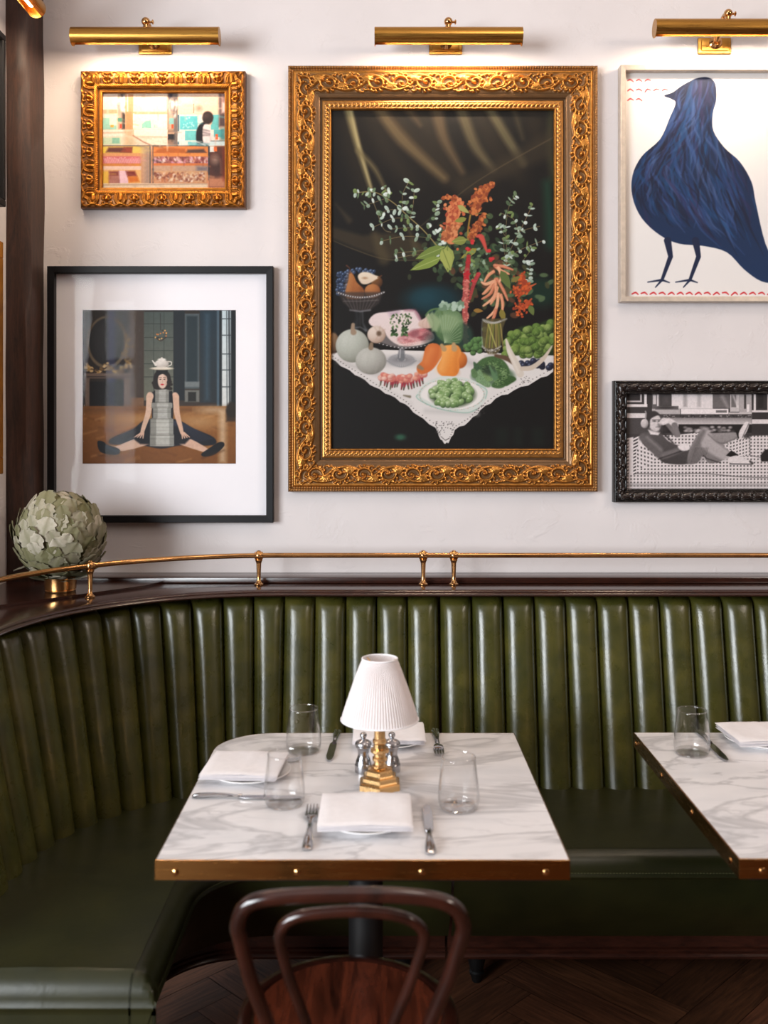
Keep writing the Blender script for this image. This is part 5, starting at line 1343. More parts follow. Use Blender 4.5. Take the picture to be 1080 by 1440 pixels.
# ------------------------------------------------------------------ banquette geometry
ACX, ACY = -.30, 2.371          # centre of the corner curve
RT = .70                        # radius of the backrest top line
YT = ACY + RT                   # straight run
XTL = ACX - RT
SEAM = P(617.5, 0, YT).x        # joint between the two banquette units
PITCH = .0965
END_Y = 1.955
ARC_L = RT * PI / 2
def path(s):
    """s = distance along the backrest top, 0 at the seam, negative to the left; returns point and inward normal"""
    x = SEAM + s
    if x >= ACX: return Vector((x, YT, 0)), Vector((0, -1, 0))
    d = ACX - x
    if d <= ARC_L:
        a = d / RT
        n = Vector((math.sin(a), -math.cos(a), 0))
        return Vector((ACX, ACY, 0)) - n * RT, n
    return Vector((XTL, ACY - (d - ARC_L), 0)), Vector((1, 0, 0))
S_END = -( (SEAM - ACX) + ARC_L + (ACY - END_Y) )
Z_SEAT = .472; Z_TOP = 1.03; LEAN = .111
def seat_front(s):
    x = SEAM + s; fy = 2.473; fx = -.44; fr = .17
    cx_, cy_ = fx + fr, fy - fr
    if x >= ACX: return Vector((max(x, cx_) if x < cx_ else x, fy, 0))
    d = ACX - x
    if d <= ARC_L:
        a = d / RT; n = Vector((math.sin(a), -math.cos(a), 0))
        return Vector((cx_, cy_, 0)) - n * fr
    t = (d - ARC_L) / (ACY - END_Y)
    return Vector((fx, cy_ + (END_Y - cy_) * min(1, t), 0))

def backrest_mesh(s0, s1, mirror_end=None):
    n = int(round((s1 - s0) / PITCH)); w = (s1 - s0) / n; K = 14; G = []
    ts = [0, .04, .1, .2, .32, .44, .56, .68, .78, .86, .91, .945, .965, .98, .992, 1.0]
    r = random.Random(5)
    for c in range(n):
        tilt = r.uniform(-.004, .005); fat = r.uniform(.9, 1.12); sk = r.uniform(-.03, .03); ph = r.uniform(0, 6)
        for k in range(K + (1 if c == n - 1 else 0)):
            q = k / K; s = s0 + (c + q) * w
            p, nn = path(s); col = []
            e = abs(2 * q - 1)
            prof = (1 - e ** 2.9) ** .9
            for t in ts:
                z = .44 + (Z_TOP - .44 + tilt * (q - .5) * 2) * t
                lean = LEAN * (1 - ((z - Z_SEAT) / (Z_TOP - Z_SEAT)))
                roll = 0; rz = 0
                if t > .945: roll = ((t - .945) / .055) ** 2.2 * .045
                pinch = 1 - .38 * max(0, (t - .86) / .14) ** 2
                bul = .028 * fat * prof * pinch * (1 + .05 * math.sin(t * 7 + ph) + sk * math.sin(t * 11 + ph * 2))
                bul -= .009 * math.exp(-((1 - e) / .07) ** 2)
                pt = p + nn * (lean + bul - roll)
                if t > .945: z = z - .006 * ((t - .945) / .055) ** 3
                col.append((pt.x, pt.y, z))
            G.append(col)
    mb = MB().grid(G)
    return mb
def seat_mesh(s0, s1, endcap=False):
    # profile: (metres behind the front edge, height)
    ns = int((s1 - s0) / .03) + 2; G = []
    ss = [s0 + (s1 - s0) * i / ns for i in range(ns + 1)]
    prof_top = [1.0, .9, .7, .5, .3, .16, .09]
    def column(s, dz=0, zcap=None, shift=0.0):
        p, nn = path(s); back = p + nn * (LEAN - .05); f = seat_front(s); d = back - f; L = d.length; d = d / L; col = []
        for t in prof_top: col.append((f + d * (L * t), Z_SEAT + .006 * math.sin(t * PI) - .002 * t))
        for e, z in ((.05, .473), (.026, .468), (.012, .458), (.004, .446), (0, .434), (0, .428), (-.004, .4255), (-.004, .4215), (.001, .419), (.004, .41), (.02, .36), (.05, .30), (.10, .24), (.12, .215)): col.append((f + d * e, z))
        out = []
        for q, z in col:
            if zcap is not None: z = min(z, zcap)
            out.append((q.x, q.y + shift, z))
        return out
    if endcap:
        for zc, sh in ((.215, -.05), (.30, -.055), (.40, -.058), (.4105, -.058), (.4125, -.062), (.4165, -.062), (.419, -.058), (.432, -.056), (.446, -.049), (.456, -.039), (.464, -.027), (.470, -.012), (.478, 0)):
            G.append(column(s0, 0, zc, sh * .55))
    for s in ss: G.append(column(s))
    return MB().grid(G)
def rail_front(s, back=0.0):
    """front line of the wooden plinth"""
    x = SEAM + s; fy = 2.735; fx = -.62; fr = .26; cx_, cy_ = fx + fr, fy - fr
    n = None
    if x >= cx_: return Vector((x, fy, 0)), Vector((0, -1, 0))
    d = cx_ - x; al = fr * PI / 2
    if d <= al:
        a = d / fr; n = Vector((math.sin(a), -math.cos(a), 0)); return Vector((cx_, cy_, 0)) - n * fr, n
    return Vector((fx, cy_ - (d - al), 0)), Vector((1, 0, 0))
def plinth_mesh(s0, s1):
    prof = [(-.03, .085), (.012, .085), (.015, .092), (.012, .099), (.006, .103), (.006, .109), (0, .112), (0, .196), (.004, .199), (.010, .203), (.011, .209), (.007, .214), (-.005, .216), (-.05, .216)]
    G = []; n = int((s1 - s0) / .025)
    for i in range(n + 1):
        p, nn = rail_front(s0 + (s1 - s0) * i / n)
        G.append([tuple((p + nn * e)[:2]) + (z,) for e, z in prof])
    return MB().grid(G)
def foot(mb, x, y):
    return mb.lathe([(.012, 0), (.014, .004), (.015, .012), (.019, .02), (.021, .028), (.017, .032), (.019, .036), (.0265, .07), (.029, .088)], 24, (x, y, 0))
def banquette(name, label, s0, s1, feet, endcap, loc):
    t = thing(name, label, 'banquette', loc)
    obj('backrest', backrest_mesh(s0, s1), M['leather'], t, ang=75)
    obj('seat_cushion', seat_mesh(s0, s1, endcap), M['seat'], t, ang=60)
    obj('plinth', plinth_mesh(s0 if not endcap else s0 + .75, s1), M['base'], t, ang=40)
    # twin stitching along the front edge
    st = MB(); n = int((s1 - s0) / .008)
    for i in range(n):
        s = s0 + (s1 - s0) * (i + .2) / n; a = seat_front(s); b = seat_front(s + (s1 - s0) * .6 / n)
        if (b - a).length < .0005: continue
        st.tube([(a.x, a.y - .001, .4315), (b.x, b.y - .001, .4315)], .0008, 4)
    obj('stitching', st, M['stitch'], t, smooth=False)
    for x, y in feet:
        f = obj('foot', foot(MB(), x, y), M['iron'], t)
        obj('glide', MB().lathe([(.011, 0), (.0125, .001), (.0125, .006), (.011, .007)], 20, (x, y, 0)), M['steel'], f)
    return t
GAP = .0035
S_R = PITCH * 24
banquette('curved_banquette', 'curved green leather corner banquette with channelled back, left of the panel joint', S_END, -GAP, [(-.66, 2.25), (.06, 2.77)], True, (ACX, ACY, 0))
banquette('straight_banquette', 'straight green leather banquette with channelled back behind the far table', GAP, S_R, [(P(670, 1392, 2.775).x, 2.77), (1.3, 2.77), (2.2, 2.77)], False, (SEAM + 1, YT, 0))

# wooden ledge capping the backrest
def ledge():
    t = thing('booth_ledge', 'dark polished wood ledge capping the green backrest, curving round the corner', 'ledge', (0, YB, 1.0))
    prof = [(.035, 1.031), (.070, 1.031), (.073, 1.035), (.070, 1.039), (.066, 1.041), (.066, 1.044), (.062, 1.048), (.055, 1.050), (-.056, 1.050), (-.16, 1.050), (-.16, 1.031), (.035, 1.031)]
    G = []; N = 170
    for i in range(N + 1):
        s = S_END + (S_R - S_END) * i / N; p, n = path(s)
        row = []
        for e, z in prof:
            q = p + n * e; row.append((max(q.x, XL + .001), min(q.y, YB - .001), z))
        G.append(row)
    obj('ledge_top', MB().grid(G), M['ledge'], t, ang=40)
    bb = MB().box(-1.092, RX1 - 2.2, 3.127, YB - .001, 1.0505, 1.070, .003, 2)
    obj('back_board', bb, M['ledge'], t)
    cb = MB()
    pts = [(-.722, 3.045), (-.69, 3.124), (-1.095, 3.124), (-1.098, 3.105), (XL + .002, 3.1), (XL + .002, 2.58), (-1.032, 2.705)]
    cb.prism(pts, 1.0505, 1.058)
    obj('corner_board', cb, M['ledge'], t)
    return t
ledge()

# brass rail
def rail():
    t = thing('brass_rail', 'polished brass gallery rail running along the ledge', 'rail', (0, YT, 1.05))
    zr = 1.143; off = -.026
    def rp(s):
        p, n = path(s); q = p + n * off; return Vector((q.x, q.y, zr))
    N = 190
    obj('rail_tube', MB().tube([rp(S_END + (S_R - S_END) * i / N) for i in range(N + 1)], .0078, 16), M['rail'], t)
    def s_at(px):
        best = min((abs(CX + rp(s).x / rp(s).y * F - px), s) for s in [S_END + (S_R - S_END) * i / 3000 for i in range(3001)]); return best[1]
    for px in (127, 364, 595, 638, None):
        s = s_at(px) if px else 1.5
        q = rp(s); d = (rp(s + .01) - rp(s - .01)).normalized()
        mb = MB().lathe([(.0135, 0), (.0145, .002), (.0145, .005), (.010, .0075), (.0085, .011), (.0065, .014), (.0062, .03), (.0078, .068), (.0095, .074), (.0115, .077), (.0115, .080), (.008, .083), (.008, .088)], 24, (q.x, q.y, 1.0502))
        mb.sphere((q.x, q.y, zr), .0142, 20, 12)
        mb.tube([q - d * .013, q - d * .0115, q - d * .0105, q + d * .0105, q + d * .0115, q + d * .013], [.010, .012, .012, .012, .012, .010], 20)
        mb.lathe([(.007, 0), (.006, .003), (1e-6, .0045)], 16, (q.x, q.y, zr + .012))
        obj('post', mb, M['rail'], t)
    return t
rail()

# ------------------------------------------------------------------ tables
ZT = .7557
T1 = (-.41, .340, 1.795, 2.553); T2 = (.6455, 1.3955, 1.80, 2.557)
def rounded_rect(x0, x1, y0, y1, radii):
    # radii: bl(front-left), br, tr, tl
    pts = []
    for (cx_, cy_, r, a0) in ((x0, y0, radii[0], PI), (x1, y0, radii[1], 1.5 * PI), (x1, y1, radii[2], 0), (x0, y1, radii[3], .5 * PI)):
        ox = cx_ + (r if cx_ == x0 else -r); oy = cy_ + (r if cy_ == y0 else -r); n = 16 if r > .02 else 3
        for k in range(n + 1):
            a = a0 + PI / 2 * k / n; pts.append((ox + r * math.cos(a), oy + r * math.sin(a)))
    return pts
def table(label, T, radii, screws):
    x0, x1, y0, y1 = T; cx_, cy_ = (x0 + x1) / 2, (y0 + y1) / 2
    t = thing('cafe_table', label, 'table', (cx_, cy_, 0))
    inner = rounded_rect(x0 + .0025, x1 - .0025, y0 + .0025, y1 - .0025, [max(.001, r - .0025) for r in radii])
    obj('marble_top', MB().prism(inner, ZT - .034, ZT), M['marble'], t, ang=30)
    outer = rounded_rect(x0, x1, y0, y1, radii); m = len(outer)
    mb = MB()
    V = [(x, y, ZT - .0355) for x, y in outer] + [(x, y, ZT - .0006) for x, y in outer] + [(x, y, ZT + .0003) for x, y in inner] + [(x, y, ZT - .0355) for x, y in inner]
    Fc = []
    for k in range(m):
        j = (k + 1) % m
        for a in range(3): Fc.append((a * m + k, a * m + j, (a + 1) * m + j, (a + 1) * m + k))
    mb.add(V, Fc); obj('brass_edging', mb, M['edge'], t, ang=30)
    obj('underframe', MB().box(x0 + .03, x1 - .03, y0 + .03, y1 - .03, ZT - .052, ZT - .035, .002, 1), M['iron'], t)
    for (sx, sy, dx, dy) in screws:
        hd = MB().lathe([(.0062, 0), (.006, .0012), (.004, .0026), (1e-6, .0031)], 18, (sx, sy, ZT - .0215), 0, (dx, dy, 0))
        obj('screw_head', hd, M['brass'], t)
    obj('column', MB().tube([(cx_, cy_, .03), (cx_, cy_, ZT - .05)], .0375, 28), M['iron'], t)
    obj('floor_base', MB().lathe([(.22, 0), (.22, .012), (.20, .018), (.09, .032), (.055, .045), (.045, .07), (.04, .08)], 40, (cx_, cy_, 0)), M['iron'], t)
    sp = MB()
    for a in (0, PI / 2, PI, 1.5 * PI):
        d = Vector((math.cos(a), math.sin(a), 0)); c0 = Vector((cx_, cy_, ZT - .056)); sp.tube([c0 + d * .03, c0 + d * .24], .012, 8)
    obj('spider_bracket', sp, M['iron'], t)
    return t
table('marble-topped table with brass edging and a lamp, standing at the corner banquette', T1, (.002, .002, .002, .14),
      [(x, T1[2], 0, -1) for x in (-.372, -.152, .0725, .296)] + [(T1[0], y, -1, 0) for y in (1.86, 2.1, 2.33)] + [(T1[1], y, 1, 0) for y in (1.86, 2.07, 2.28, 2.49)])
table('marble-topped table with brass edging, cropped by the picture edge, without a lamp', T2, (.002, .002, .002, .002),
      [(x, T2[2], 0, -1) for x in (.6885, .905, 1.13, 1.35)] + [(T2[0], y, -1, 0) for y in (2.533, 2.302, 2.077, 1.845)])

# ------------------------------------------------------------------ things on the tables
def tumbler():
    t = thing('tumbler', '', 'glass', (0, 0, 0), 0)
    r0 = [(.030, .0015), (.036, .001), (.0405, .008), (.0425, .022), (.0415, .045), (.038, .075), (.0345, .1045)]
    ro = spline([(a, b, 0) for a, b in r0[1:]], 6)
    prof = [(1e-6, .003)] + [(.030, .0012)] + [(p.x, p.y) for p in ro]
    inner = [(p.x - .0013, p.y + (.004 if k == 0 else 0)) for k, p in enumerate(ro)]
    prof += [(.0338, .1052)] + [(x, max(z, .008)) for x, z in reversed(inner)] + [(1e-6, .0085)]
    obj('bowl', MB().lathe(prof, 48), M['glass'], t, local=True, ang=50)
    obj('rim', MB().tube([(.0342 * math.cos(2 * PI * k / 48), .0342 * math.sin(2 * PI * k / 48), .1052) for k in range(48)], .0009, 8, closed=True), M['glassrim'], t, local=True)
    obj('foot', MB().lathe([(.030, .0008), (.0365, .0006), (.0372, .003), (.034, .0042), (.030, .0030), (.030, .0008)], 48), M['glassrim'], t, local=True)
    return t
def plate_mesh(r=.091): 
    prof = [(1e-6, .003), (r * .55, .003), (r * .60, 0), (r * .64, .003), (r * .80, .008), (r, .0145), (r * 1.002, .016), (r * .985, .0165), (r * .8, .011), (r * .66, .0065), (r * .6, .0055), (1e-6, .0055)]
    return MB().lathe(prof, 56)
def napkin_mesh(w, d, seed, layers=4):
    r = random.Random(seed); mb = MB(); z = .0168; nx, ny = 16, 16
    for k in range(layers):
        th = .0032; sx = w / 2 * (1 - .015 * r.random()); sy = d / 2 * (1 - .02 * r.random()); ox, oy = r.uniform(-.002, .002), r.uniform(-.002, .002)
        top = []; bot = []
        for i in range(nx + 1):
            a = []; b = []
            for j in range(ny + 1):
                u, v = i / nx * 2 - 1, j / ny * 2 - 1
                ed = max(abs(u), abs(v)); rad = math.hypot(u * sx, v * sy)
                sag = -.0014 * max(0, (rad - .085) / .04) if rad > .085 else 0
                wav = .0007 * math.sin(u * 4 + k + seed) * math.cos(v * 3.4 + k * 2)
                rnd = th * .5 * max(0, (ed - .9) / .1) ** 2
                x, y = ox + u * sx, oy + v * sy
                if k == layers - 1 and abs(u - .1) < .14: wav += .0012 * (1 - abs(u - .1) / .14)
                a.append((x, y, z + th + sag + wav - rnd)); b.append((x, y, z + sag + wav + rnd))
            top.append(a); bot.append(b)
        mb.grid(top); mb.grid(bot, flip=True)
        rim = lambda G: [G[i][0] for i in range(nx + 1)] + [G[nx][j] for j in range(1, ny + 1)] + [G[i][ny] for i in range(nx - 1, -1, -1)] + [G[0][j] for j in range(ny - 1, 0, -1)]
        ra, rb = rim(top), rim(bot); m = len(ra)
        mb.add(ra + rb, [(q, (q + 1) % m, m + (q + 1) % m, m + q) for q in range(m)])
        z += th + .0004
    return mb
def ribbon(mb, cl, widths, thick, n_side=1):
    """flat bar along local +Y: cl = (y, z) points, widths half-widths"""
    G = []
    for (y, z), w in zip(cl, widths):
        t = thick if not hasattr(thick, '__len__') else np.interp(y, thick[0], thick[1])
        G.append([(-w, y, z), (-w * .7, y, z + t), (0, y, z + t * 1.25), (w * .7, y, z + t), (w, y, z), (w * .7, y, z - t * .5), (-w * .7, y, z - t * .5)])
    m = 7; V = [p for row in G for p in row]; Fc = []
    for i in range(len(G) - 1):
        for k in range(m): Fc.append((i * m + k, i * m + (k + 1) % m, (i + 1) * m + (k + 1) % m, (i + 1) * m + k))
    Fc.append(tuple(range(m - 1, -1, -1))); Fc.append(tuple((len(G) - 1) * m + k for k in range(m)))
    return mb.add(V, Fc)
def handle_mesh(y0, y1):
    mb = MB(); n = 22; cl = []; W = []; ts = ([], [])
    for i in range(n + 1):
        t = i / n; y = y0 + (y1 - y0) * t
        w = np.interp(t, [0, .04, .12, .3, .55, .8, .92, 1], [.0055, .0085, .0098, .009, .0068, .005, .0055, .0042])
        cl.append((y, .0035 + .003 * math.sin(t * PI))); W.append(float(w)); ts[0].append(y); ts[1].append(float(np.interp(t, [0, .1, .8, 1], [.002, .0038, .003, .002])))
    ribbon(mb, cl, W, ts)
    for s in (-1, 1): mb.tube([(s * .6 * W[k], cl[k][0], cl[k][1] + ts[1][k] * .9) for k in range(1, n - 3)], .0011, 6)   # threaded edge
    return mb
def knife():
    t = thing('table_knife', '', 'knife'); L = .24
    obj('handle', handle_mesh(-L / 2, -L / 2 + .105), M['steel'], t, local=True, ang=50)
    out = [(-.0055, 0), (.006, 0), (.0095, .012), (.0105, .06), (.0100, .105), (.0065, .126), (.001, .135), (-.005, .128), (-.0078, .1), (-.0076, .03), (-.0066, .01)]
    mb = MB().prism([(x, y - L / 2 + .103) for x, y in out], .0032, .0048)
    mb.tube([(0, -L / 2 + .098, .0045), (0, -L / 2 + .106, .0045)], .0052, 14)
    obj('blade', mb, M['steel'], t, local=True, ang=30)
    return t
def fork():
    t = thing('table_fork', '', 'fork'); L = .215
    obj('handle', handle_mesh(-L / 2, -L / 2 + .125), M['steel'], t, local=True, ang=50)
    mb = MB(); y0 = -L / 2 + .122
    cl = [(y0, .004), (y0 + .012, .0075), (y0 + .024, .0085), (y0 + .036, .0075), (y0 + .044, .006)]
    ribbon(mb, cl, [.0035, .0055, .0105, .0122, .0124], .0011)
    obj('neck', mb, M['steel'], t, local=True, ang=50)
    tm = MB()
    for k in range(4):
        x = -.0099 + .0066 * k
        cl = [(y0 + .043, .006), (y0 + .058, .0045), (y0 + .075, .005), (y0 + .091, .0075)]
        k0 = len(tm.v); ribbon(tm, cl, [.0026, .0022, .0020, .0008], .0010)
        for i in range(k0, len(tm.v)): a, b, c = tm.v[i]; tm.v[i] = (a + x, b, c)
    obj('tines', tm, M['steel'], t, local=True, ang=50)
    return t

def on_table(px, py): return PZ(px, py, ZT)
# plates with folded napkins
def plate(label, c, group=None):
    o = obj('side_plate', plate_mesh(), M['china']); o.location = (c[0], c[1], ZT); return tag(o, label, 'plate', 'white side plates')
def napkin(label, c, rz, w, d, seed):
    o = obj('folded_napkin', napkin_mesh(w, d, seed), M['white']); o.location = (c[0], c[1], ZT); o.rotation_euler = (0, 0, rz); return tag(o, label, 'napkin', 'folded white napkins')
cF = Vector((P(516, 0, 1.965).x, 1.965)); cL = Vector((P(352, 0, 2.235).x, 2.235)); cB = Vector((P(549, 0, 2.485).x, 2.475)); cR = Vector((P(1072, 0, 2.47).x, 2.47))
plate('white plate nearest the bentwood chair, under a napkin', cF); napkin('folded white napkin on the plate nearest the chair', cF + Vector((-.003, 0)), 0, .182, .172, 1)
plate('white plate at the curved end of the lamp table', cL); napkin('folded white napkin at the rounded table side, behind the resting knife', cL + Vector((-.012, .0)), math.radians(-4), .172, .165, 2)
plate('white plate behind the table lamp, against the backrest side', cB); napkin('folded white napkin behind the lamp shade', cB + Vector((-.004, .0)), 0, .176, .155, 3)
plate('white plate on the table without a lamp, cut by the picture edge', cR); napkin('folded white napkin on the table without a lamp', cR + Vector((.004, .0)), math.radians(3), .185, .16, 4)
# tumblers
def put_glass(px, py, label, src=None):
    c = on_table(px, py)
    if src is None: t = tumbler(); t.location = c; t['label'] = label; t['group'] = 'stemless tumblers'; return t
    return dup(src, c, 0, label)
g0 = put_glass(400, 1131, 'clear stemless tumbler in front of the rounded-side plate, beside the resting knife')
put_glass(427, 1057, 'clear stemless tumbler standing near the backrest, beside a dark-looking knife', g0)
put_glass(645, 1136, 'clear stemless tumbler standing right of the nearest napkin', g0)
put_glass(973, 1060, 'clear stemless tumbler on the table without a lamp', g0)
# cutlery: direction of the business end in plan
def lay(src, a, b, label, first=False, z=0.0):
    """handle end a, tip b, both as picture points on the table"""
    A, B = on_table(*a), on_table(*b); c = (A + B) / 2; d = B - A; rz = math.atan2(-d.x, d.y)
    c.z = ZT + z
    if first: src.location = c; src.rotation_euler = (0, 0, rz); src['label'] = label; return src
    return dup(src, c, rz, label)
k0 = knife(); k0['group'] = 'table knives'; f0 = fork(); f0['group'] = 'table forks'
lay(k0, (606, 1203), (599, 1134), 'table knife lying right of the nearest napkin', True)
lay(k0, (268, 1122), (432, 1124), 'table knife lying crosswise in front of the rounded-side plate')
lay(k0, (475, 1029), (463, 1072), 'table knife near the backrest, left of the lamp')
lay(k0, (984, 1032), (1020, 1069), 'table knife behind the tumbler on the table without a lamp')
lay(f0, (431, 1203), (440, 1131), 'table fork lying left of the nearest napkin', True)
lay(f0, (612, 1030), (618, 1062), 'table fork near the backrest, right of the napkin behind the lamp')
lay(f0, (297, 1073), (420, 1071), 'table fork mostly hidden behind the rounded-side plate')

# table lamp
def table_lamp():
    c = Vector((P(534, 0, 2.166).x, 2.166, ZT))
    t = thing('table_lamp', 'small brass table lamp with a white pleated shade', 'lamp', c)
    hexp = [(.050, 0), (.050, .011), (.0475, .0135), (.043, .0145), (.041, .017), (.041, .024), (.0385, .0265), (.034, .0275), (.032, .030), (.032, .038), (.029, .041), (.022, .043), (.018, .044)]
    obj('stepped_base', MB().lathe(hexp, 6, (0, 0, 0), PI / 6 + PI / 3 * 0 ), M['candle'], t, local=True, smooth=False)
    stem = [(.0165, .043), (.0165, .047), (.013, .050), (.0125, .056), (.0165, .059), (.0165, .064), (.0135, .067), (.013, .073), (.0205, .077), (.0205, .083), (.0145, .086), (.0135, .094), (.0155, .097), (.0155, .102), (.0125, .106), (.0122, .138), (.015, .142), (.0185, .146), (.0185, .150), (.012, .152), (.008, .17)]
    obj('stem', MB().lathe(stem, 12, (0, 0, 0), PI / 12), M['candle'], t, local=True, ang=25)
    z0, z1 = P(0, 1011, 2.166).z - ZT, P(0, 926, 2.166).z - ZT
    rb, rt = .0832, .0375; n = 80 * 5
    mb = MB(); G = []
    for i in range(13):
        f = i / 12; z = z0 + (z1 - z0) * f; r = rb + (rt - rb) * f + .0012 * math.sin(f * PI)
        row = []
        for k in range(n):
            a = 2 * PI * k / n; w = (.0016 if 0 < i < 12 else .0003) * (1 - .3 * f) * math.cos(80 * a + .35 * math.sin(9 * a) * math.sin(3 * f))
            row.append(((r + w) * math.cos(a), (r + w) * math.sin(a), z))
        row.append(row[0]); G.append(row)
    mb.grid(G); obj('shade', mb, M['shade'], t, local=True, ang=80)
    for r, z in ((rb + .0008, z0), (rt + .0008, z1)):
        hm = MB().tube([(r * math.cos(2 * PI * k / 64), r * math.sin(2 * PI * k / 64), z) for k in range(64)], .0017, 8, closed=True)
        obj('shade_trim', hm, M['white'], t, local=True)
    sp = MB().tube([(0, 0, .16), (0, 0, z1 - .03)], .004, 10)
    for k in range(3):
        a = 2 * PI * k / 3 + .3; sp.tube([(0, 0, z1 - .03), (rt * math.cos(a), rt * math.sin(a), z1 - .004)], .0015, 6)
    obj('shade_carrier', sp, M['candle'], t, local=True)
    obj('bulb', MB().sphere((0, 0, .20), .02, 16, 10, (1, 1, 1.2)), M['china'], t, local=True)
    return t
table_lamp()
# pepper and salt mills
def mill():
    t = thing('pepper_mill', '', 'mill')
    body = [(.0185, 0), (.0195, .002), (.0195, .016), (.0185, .019), (.0165, .027), (.0130, .036), (.0125, .042), (.0140, .051), (.0172, .057), (.0172, .060)]
    obj('body', MB().lathe([(p.x, p.y) for p in spline([(a, b, 0) for a, b in body], 3)], 32), M['mill'], t, local=True, ang=40)
    head = [(.0176, .0605), (.0190, .062), (.0192, .0645), (.0170, .068), (.0120, .0715), (.0065, .0735), (.0045, .0755), (.0048, .077), (.0070, .079), (.0080, .083), (.0068, .087), (.0030, .0895), (1e-6, .0897)]
    obj('head', MB().lathe(head, 32), M['mill'], t, local=True, ang=50)
    return t
m0 = mill(); m0.location = (P(511, 0, 2.262).x, 2.262, ZT); m0['label'] = 'steel mill half hidden behind the lamp, on its napkin-side left beside the knife'; m0['group'] = 'steel mills behind the lamp'
m0['label'] = 'steel mill behind the lamp, the one towards the dark knife'
dup(m0, (P(551, 0, 2.265).x, 2.265, ZT), 0, 'steel mill behind the lamp, the one towards the far fork')

# ------------------------------------------------------------------ bentwood chair
def chair():
    c = Vector((-.062, 1.83, 0)); zs = .462; R = .203
    t = thing('bentwood_chair', 'dark red-brown bentwood chair with a looped back, pulled up to the lamp table', 'chair', (c.x, c.y, 0))
    def bp(x, y):      # picture point on the leaning plane of the back
        # plane: Y = 1.545 + (z - .82) * (-.105 / .36)
        k = -.105 / .36; v = (y - HY) / F
        Y = (1.545 + k * (CZ - .82)) / (1 + k * v)
        return P(x, y, Y)
    outer = [(398, 1512), (376, 1440), (353, 1380), (338, 1322), (334, 1300), (344, 1276), (372, 1264), (430, 1259), (494, 1258), (556, 1259), (612, 1265), (642, 1279), (652, 1302), (648, 1322), (630, 1378), (604, 1440), (582, 1512)]
    pts = spline([bp(*p) for p in outer], 8)
    obj('outer_hoop', MB().tube(pts, .0122, 18), M['chair'], t)
    inner = [(452, 1512), (431, 1440), (412, 1390), (398, 1345), (393, 1318), (400, 1300), (422, 1288), (462, 1283), (500, 1281.5), (540, 1284), (574, 1292), (593, 1306), (596, 1322), (590, 1345), (574, 1390), (553, 1440), (530, 1512)]
    pts = spline([bp(*p) + Vector((0, -.0, 0)) for p in inner], 8)
    obj('inner_hoop', MB().tube(pts, .0092, 16), M['chair'], t)
    # seat: dished ply panel in a bent ring
    prof = [(1e-6, zs - .009), (R * .45, zs - .0075), (R * .75, zs - .003), (R * .845, zs + .0012), (R * .852, zs - .002), (R * .852, zs - .012), (1e-6, zs - .018)]
    obj('seat_panel', MB().lathe(prof, 64, (c.x, c.y, 0)), M['chairseat'], t, ang=40)
    ringp = [(R * .85, zs - .016), (R * .85, zs - .001), (R * .87, zs + .0022), (R * .93, zs + .003), (R * .985, zs), (R, zs - .008), (R * .995, zs - .028), (R * .95, zs - .033), (R * .86, zs - .033), (R * .85, zs - .016)]
    obj('seat_ring', MB().lathe(ringp, 64, (c.x, c.y, 0)), M['chair'], t, ang=40)
    for a, sp in ((60, .05), (120, .05), (232, .06), (308, .06)):
        d = Vector((math.cos(math.radians(a)), math.sin(math.radians(a)), 0)); b = c + d * (R - .035)
        pl = [b + Vector((0, 0, zs - .02)), b + d * .012 + Vector((0, 0, .30)), b + d * sp * .9 + Vector((0, 0, .10)), b + d * (sp + .02)]
        obj('leg', MB().tube(spline(pl, 8), list(np.linspace(.0165, .0115, 25)), 16), M['chair'], t)
    rr_ = R - .045 + .025
    obj('leg_ring', MB().tube([(c.x + rr_ * math.cos(2 * PI * k / 60), c.y + rr_ * math.sin(2 * PI * k / 60), .20) for k in range(60)], .009, 12, closed=True), M['chair'], t)
    return t
chair()

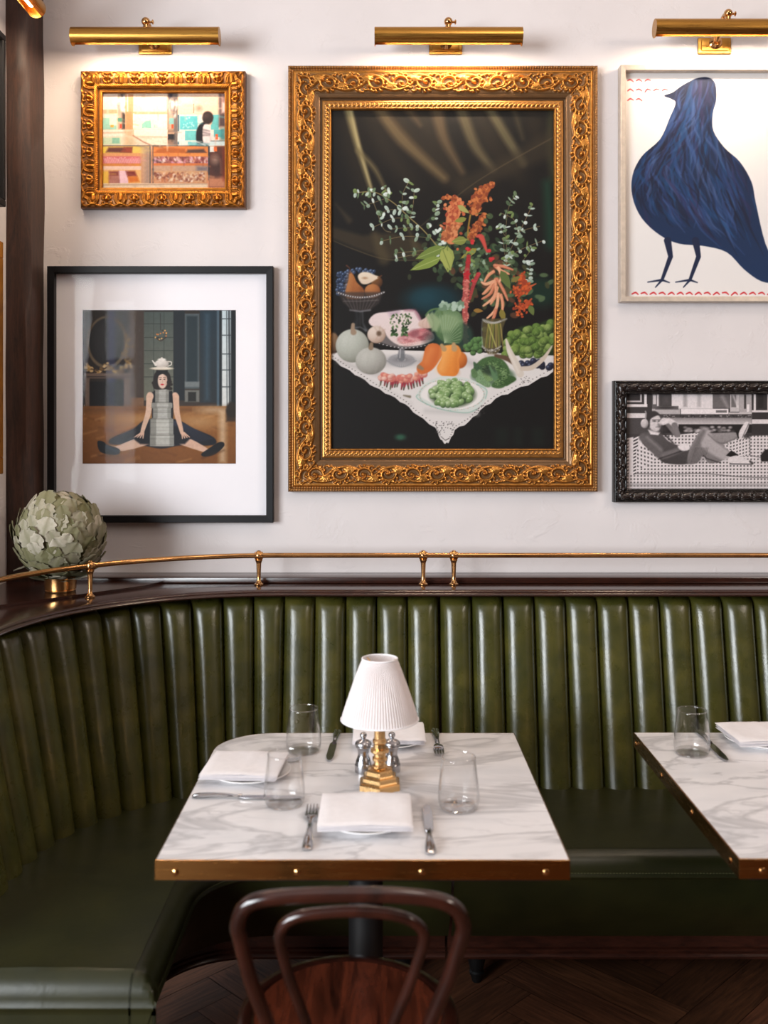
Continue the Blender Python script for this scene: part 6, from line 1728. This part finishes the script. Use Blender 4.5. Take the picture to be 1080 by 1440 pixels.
# ------------------------------------------------------------------ dried-leaf ball in a brass pot
def leaf_ball():
    base = Vector((P(85, 0, 2.924).x, 2.924, 1.0582))
    t = thing('leaf_topiary', 'ball of overlapping grey-green felted leaves in a small brass pot', 'plant', base)
    R = .127; zc_ = P(0, 755, 2.924).z - base.z
    mb = MB(); tones = []
    mb.sphere((0, 0, zc_), R * .93, 32, 20); tones += [.15] * len(mb.v)
    r = random.Random(21); N = 190
    for i in range(N):
        zz = 1 - 2 * (i + .5) / N; ph = i * 2.39996 + r.uniform(-.2, .2); q = math.sqrt(max(0, 1 - zz * zz))
        n = Vector((q * math.cos(ph), q * math.sin(ph), zz))
        # leaf hangs downwards-outwards over the ball; local frame on the sphere
        up = Vector((0, 0, 1)) - n * n.z
        if up.length < .05: up = Vector((1, 0, 0))
        up.normalize(); up = Quaternion(n, r.uniform(-.6, .6)) @ up
        side = n.cross(up); L = r.uniform(.046, .074); W = L * r.uniform(.36, .47); lift = r.uniform(.000, .009) + (.012 if r.random() < .12 else 0); tone = r.choice([.05, .2, .35, .5, .6, .75, .9]) 
        nu, nv = 15, 6; k0 = len(mb.v); V = []; Fc = []
        for a in range(nu):
            f = a / (nu - 1)
            w = W * (math.sin(PI * min(1, f * .86 + .06)) ** .6) * (1 + .15 * math.cos(f * 24 + i)) * (1 if f < .99 else .35)
            for b in range(nv + 1):
                v = b / nv * 2 - 1
                along = (f - .45) * L; x = v * w
                rad = R * .965 + .004 + lift * f * .9 + .0025 * (abs(v)) * f - .0045 * (1 - f) + .002 * math.sin(6 * v + i) * f
                # leaves point up: base low, tip high and curling out
                d = (n * R + up * along + side * x).normalized()
                p = d * rad
                V.append((p.x, p.y, p.z + zc_)); tones.append(min(1, max(0, tone + .1 * (abs(v) ** 3) + .12 * (f - .5) - (.22 if abs(v) < .08 else 0))))
        for a in range(nu - 1):
            for b in range(nv): Fc.append((a * (nv + 1) + b, a * (nv + 1) + b + 1, (a + 1) * (nv + 1) + b + 1, (a + 1) * (nv + 1) + b))
        mb.add(V, Fc)
    # a few loose leaves at the foot
    for ang, dx in ((200, .0), (250, .0), (330, .0)):
        a = math.radians(ang); d = Vector((math.cos(a), math.sin(a), 0)); sd = Vector((-d.y, d.x, 0)); V = []; Fc = []
        for i in range(7):
            f = i / 6; w = .02 * math.sin(PI * min(1, f * .9 + .08))
            for b in range(5):
                v = b / 2 - 1; p = d * (R * .55 + .04 * f + .02) + sd * (v * w) + Vector((0, 0, zc_ - R * .66 - .012 * f + .004 * abs(v))); V.append(tuple(p)); tones.append(.85)
        for i in range(6):
            for b in range(4): Fc.append((i * 5 + b, i * 5 + b + 1, (i + 1) * 5 + b + 1, (i + 1) * 5 + b))
        mb.add(V, Fc)
    me = bpy.data.meshes.new('leaf_ball'); me.from_pydata(mb.v, [], mb.f)
    for p in me.polygons: p.use_smooth = True
    at = me.attributes.new('tone', 'FLOAT', 'POINT'); at.data.foreach_set('value', np.array(tones, np.float32))
    link_mesh('leaf_ball', me, M['leaf'], t)
    pot = [(1e-6, .0), (.043, .0), (.044, .002), (.0445, .006), (.043, .008), (.0455, .010), (.047, .046), (.048, .049), (.047, .051), (.0445, .05), (.043, .02), (1e-6, .018)]
    obj('brass_pot', MB().lathe(pot, 48), M['rail'], t, local=True, ang=35)
    return t
leaf_ball()
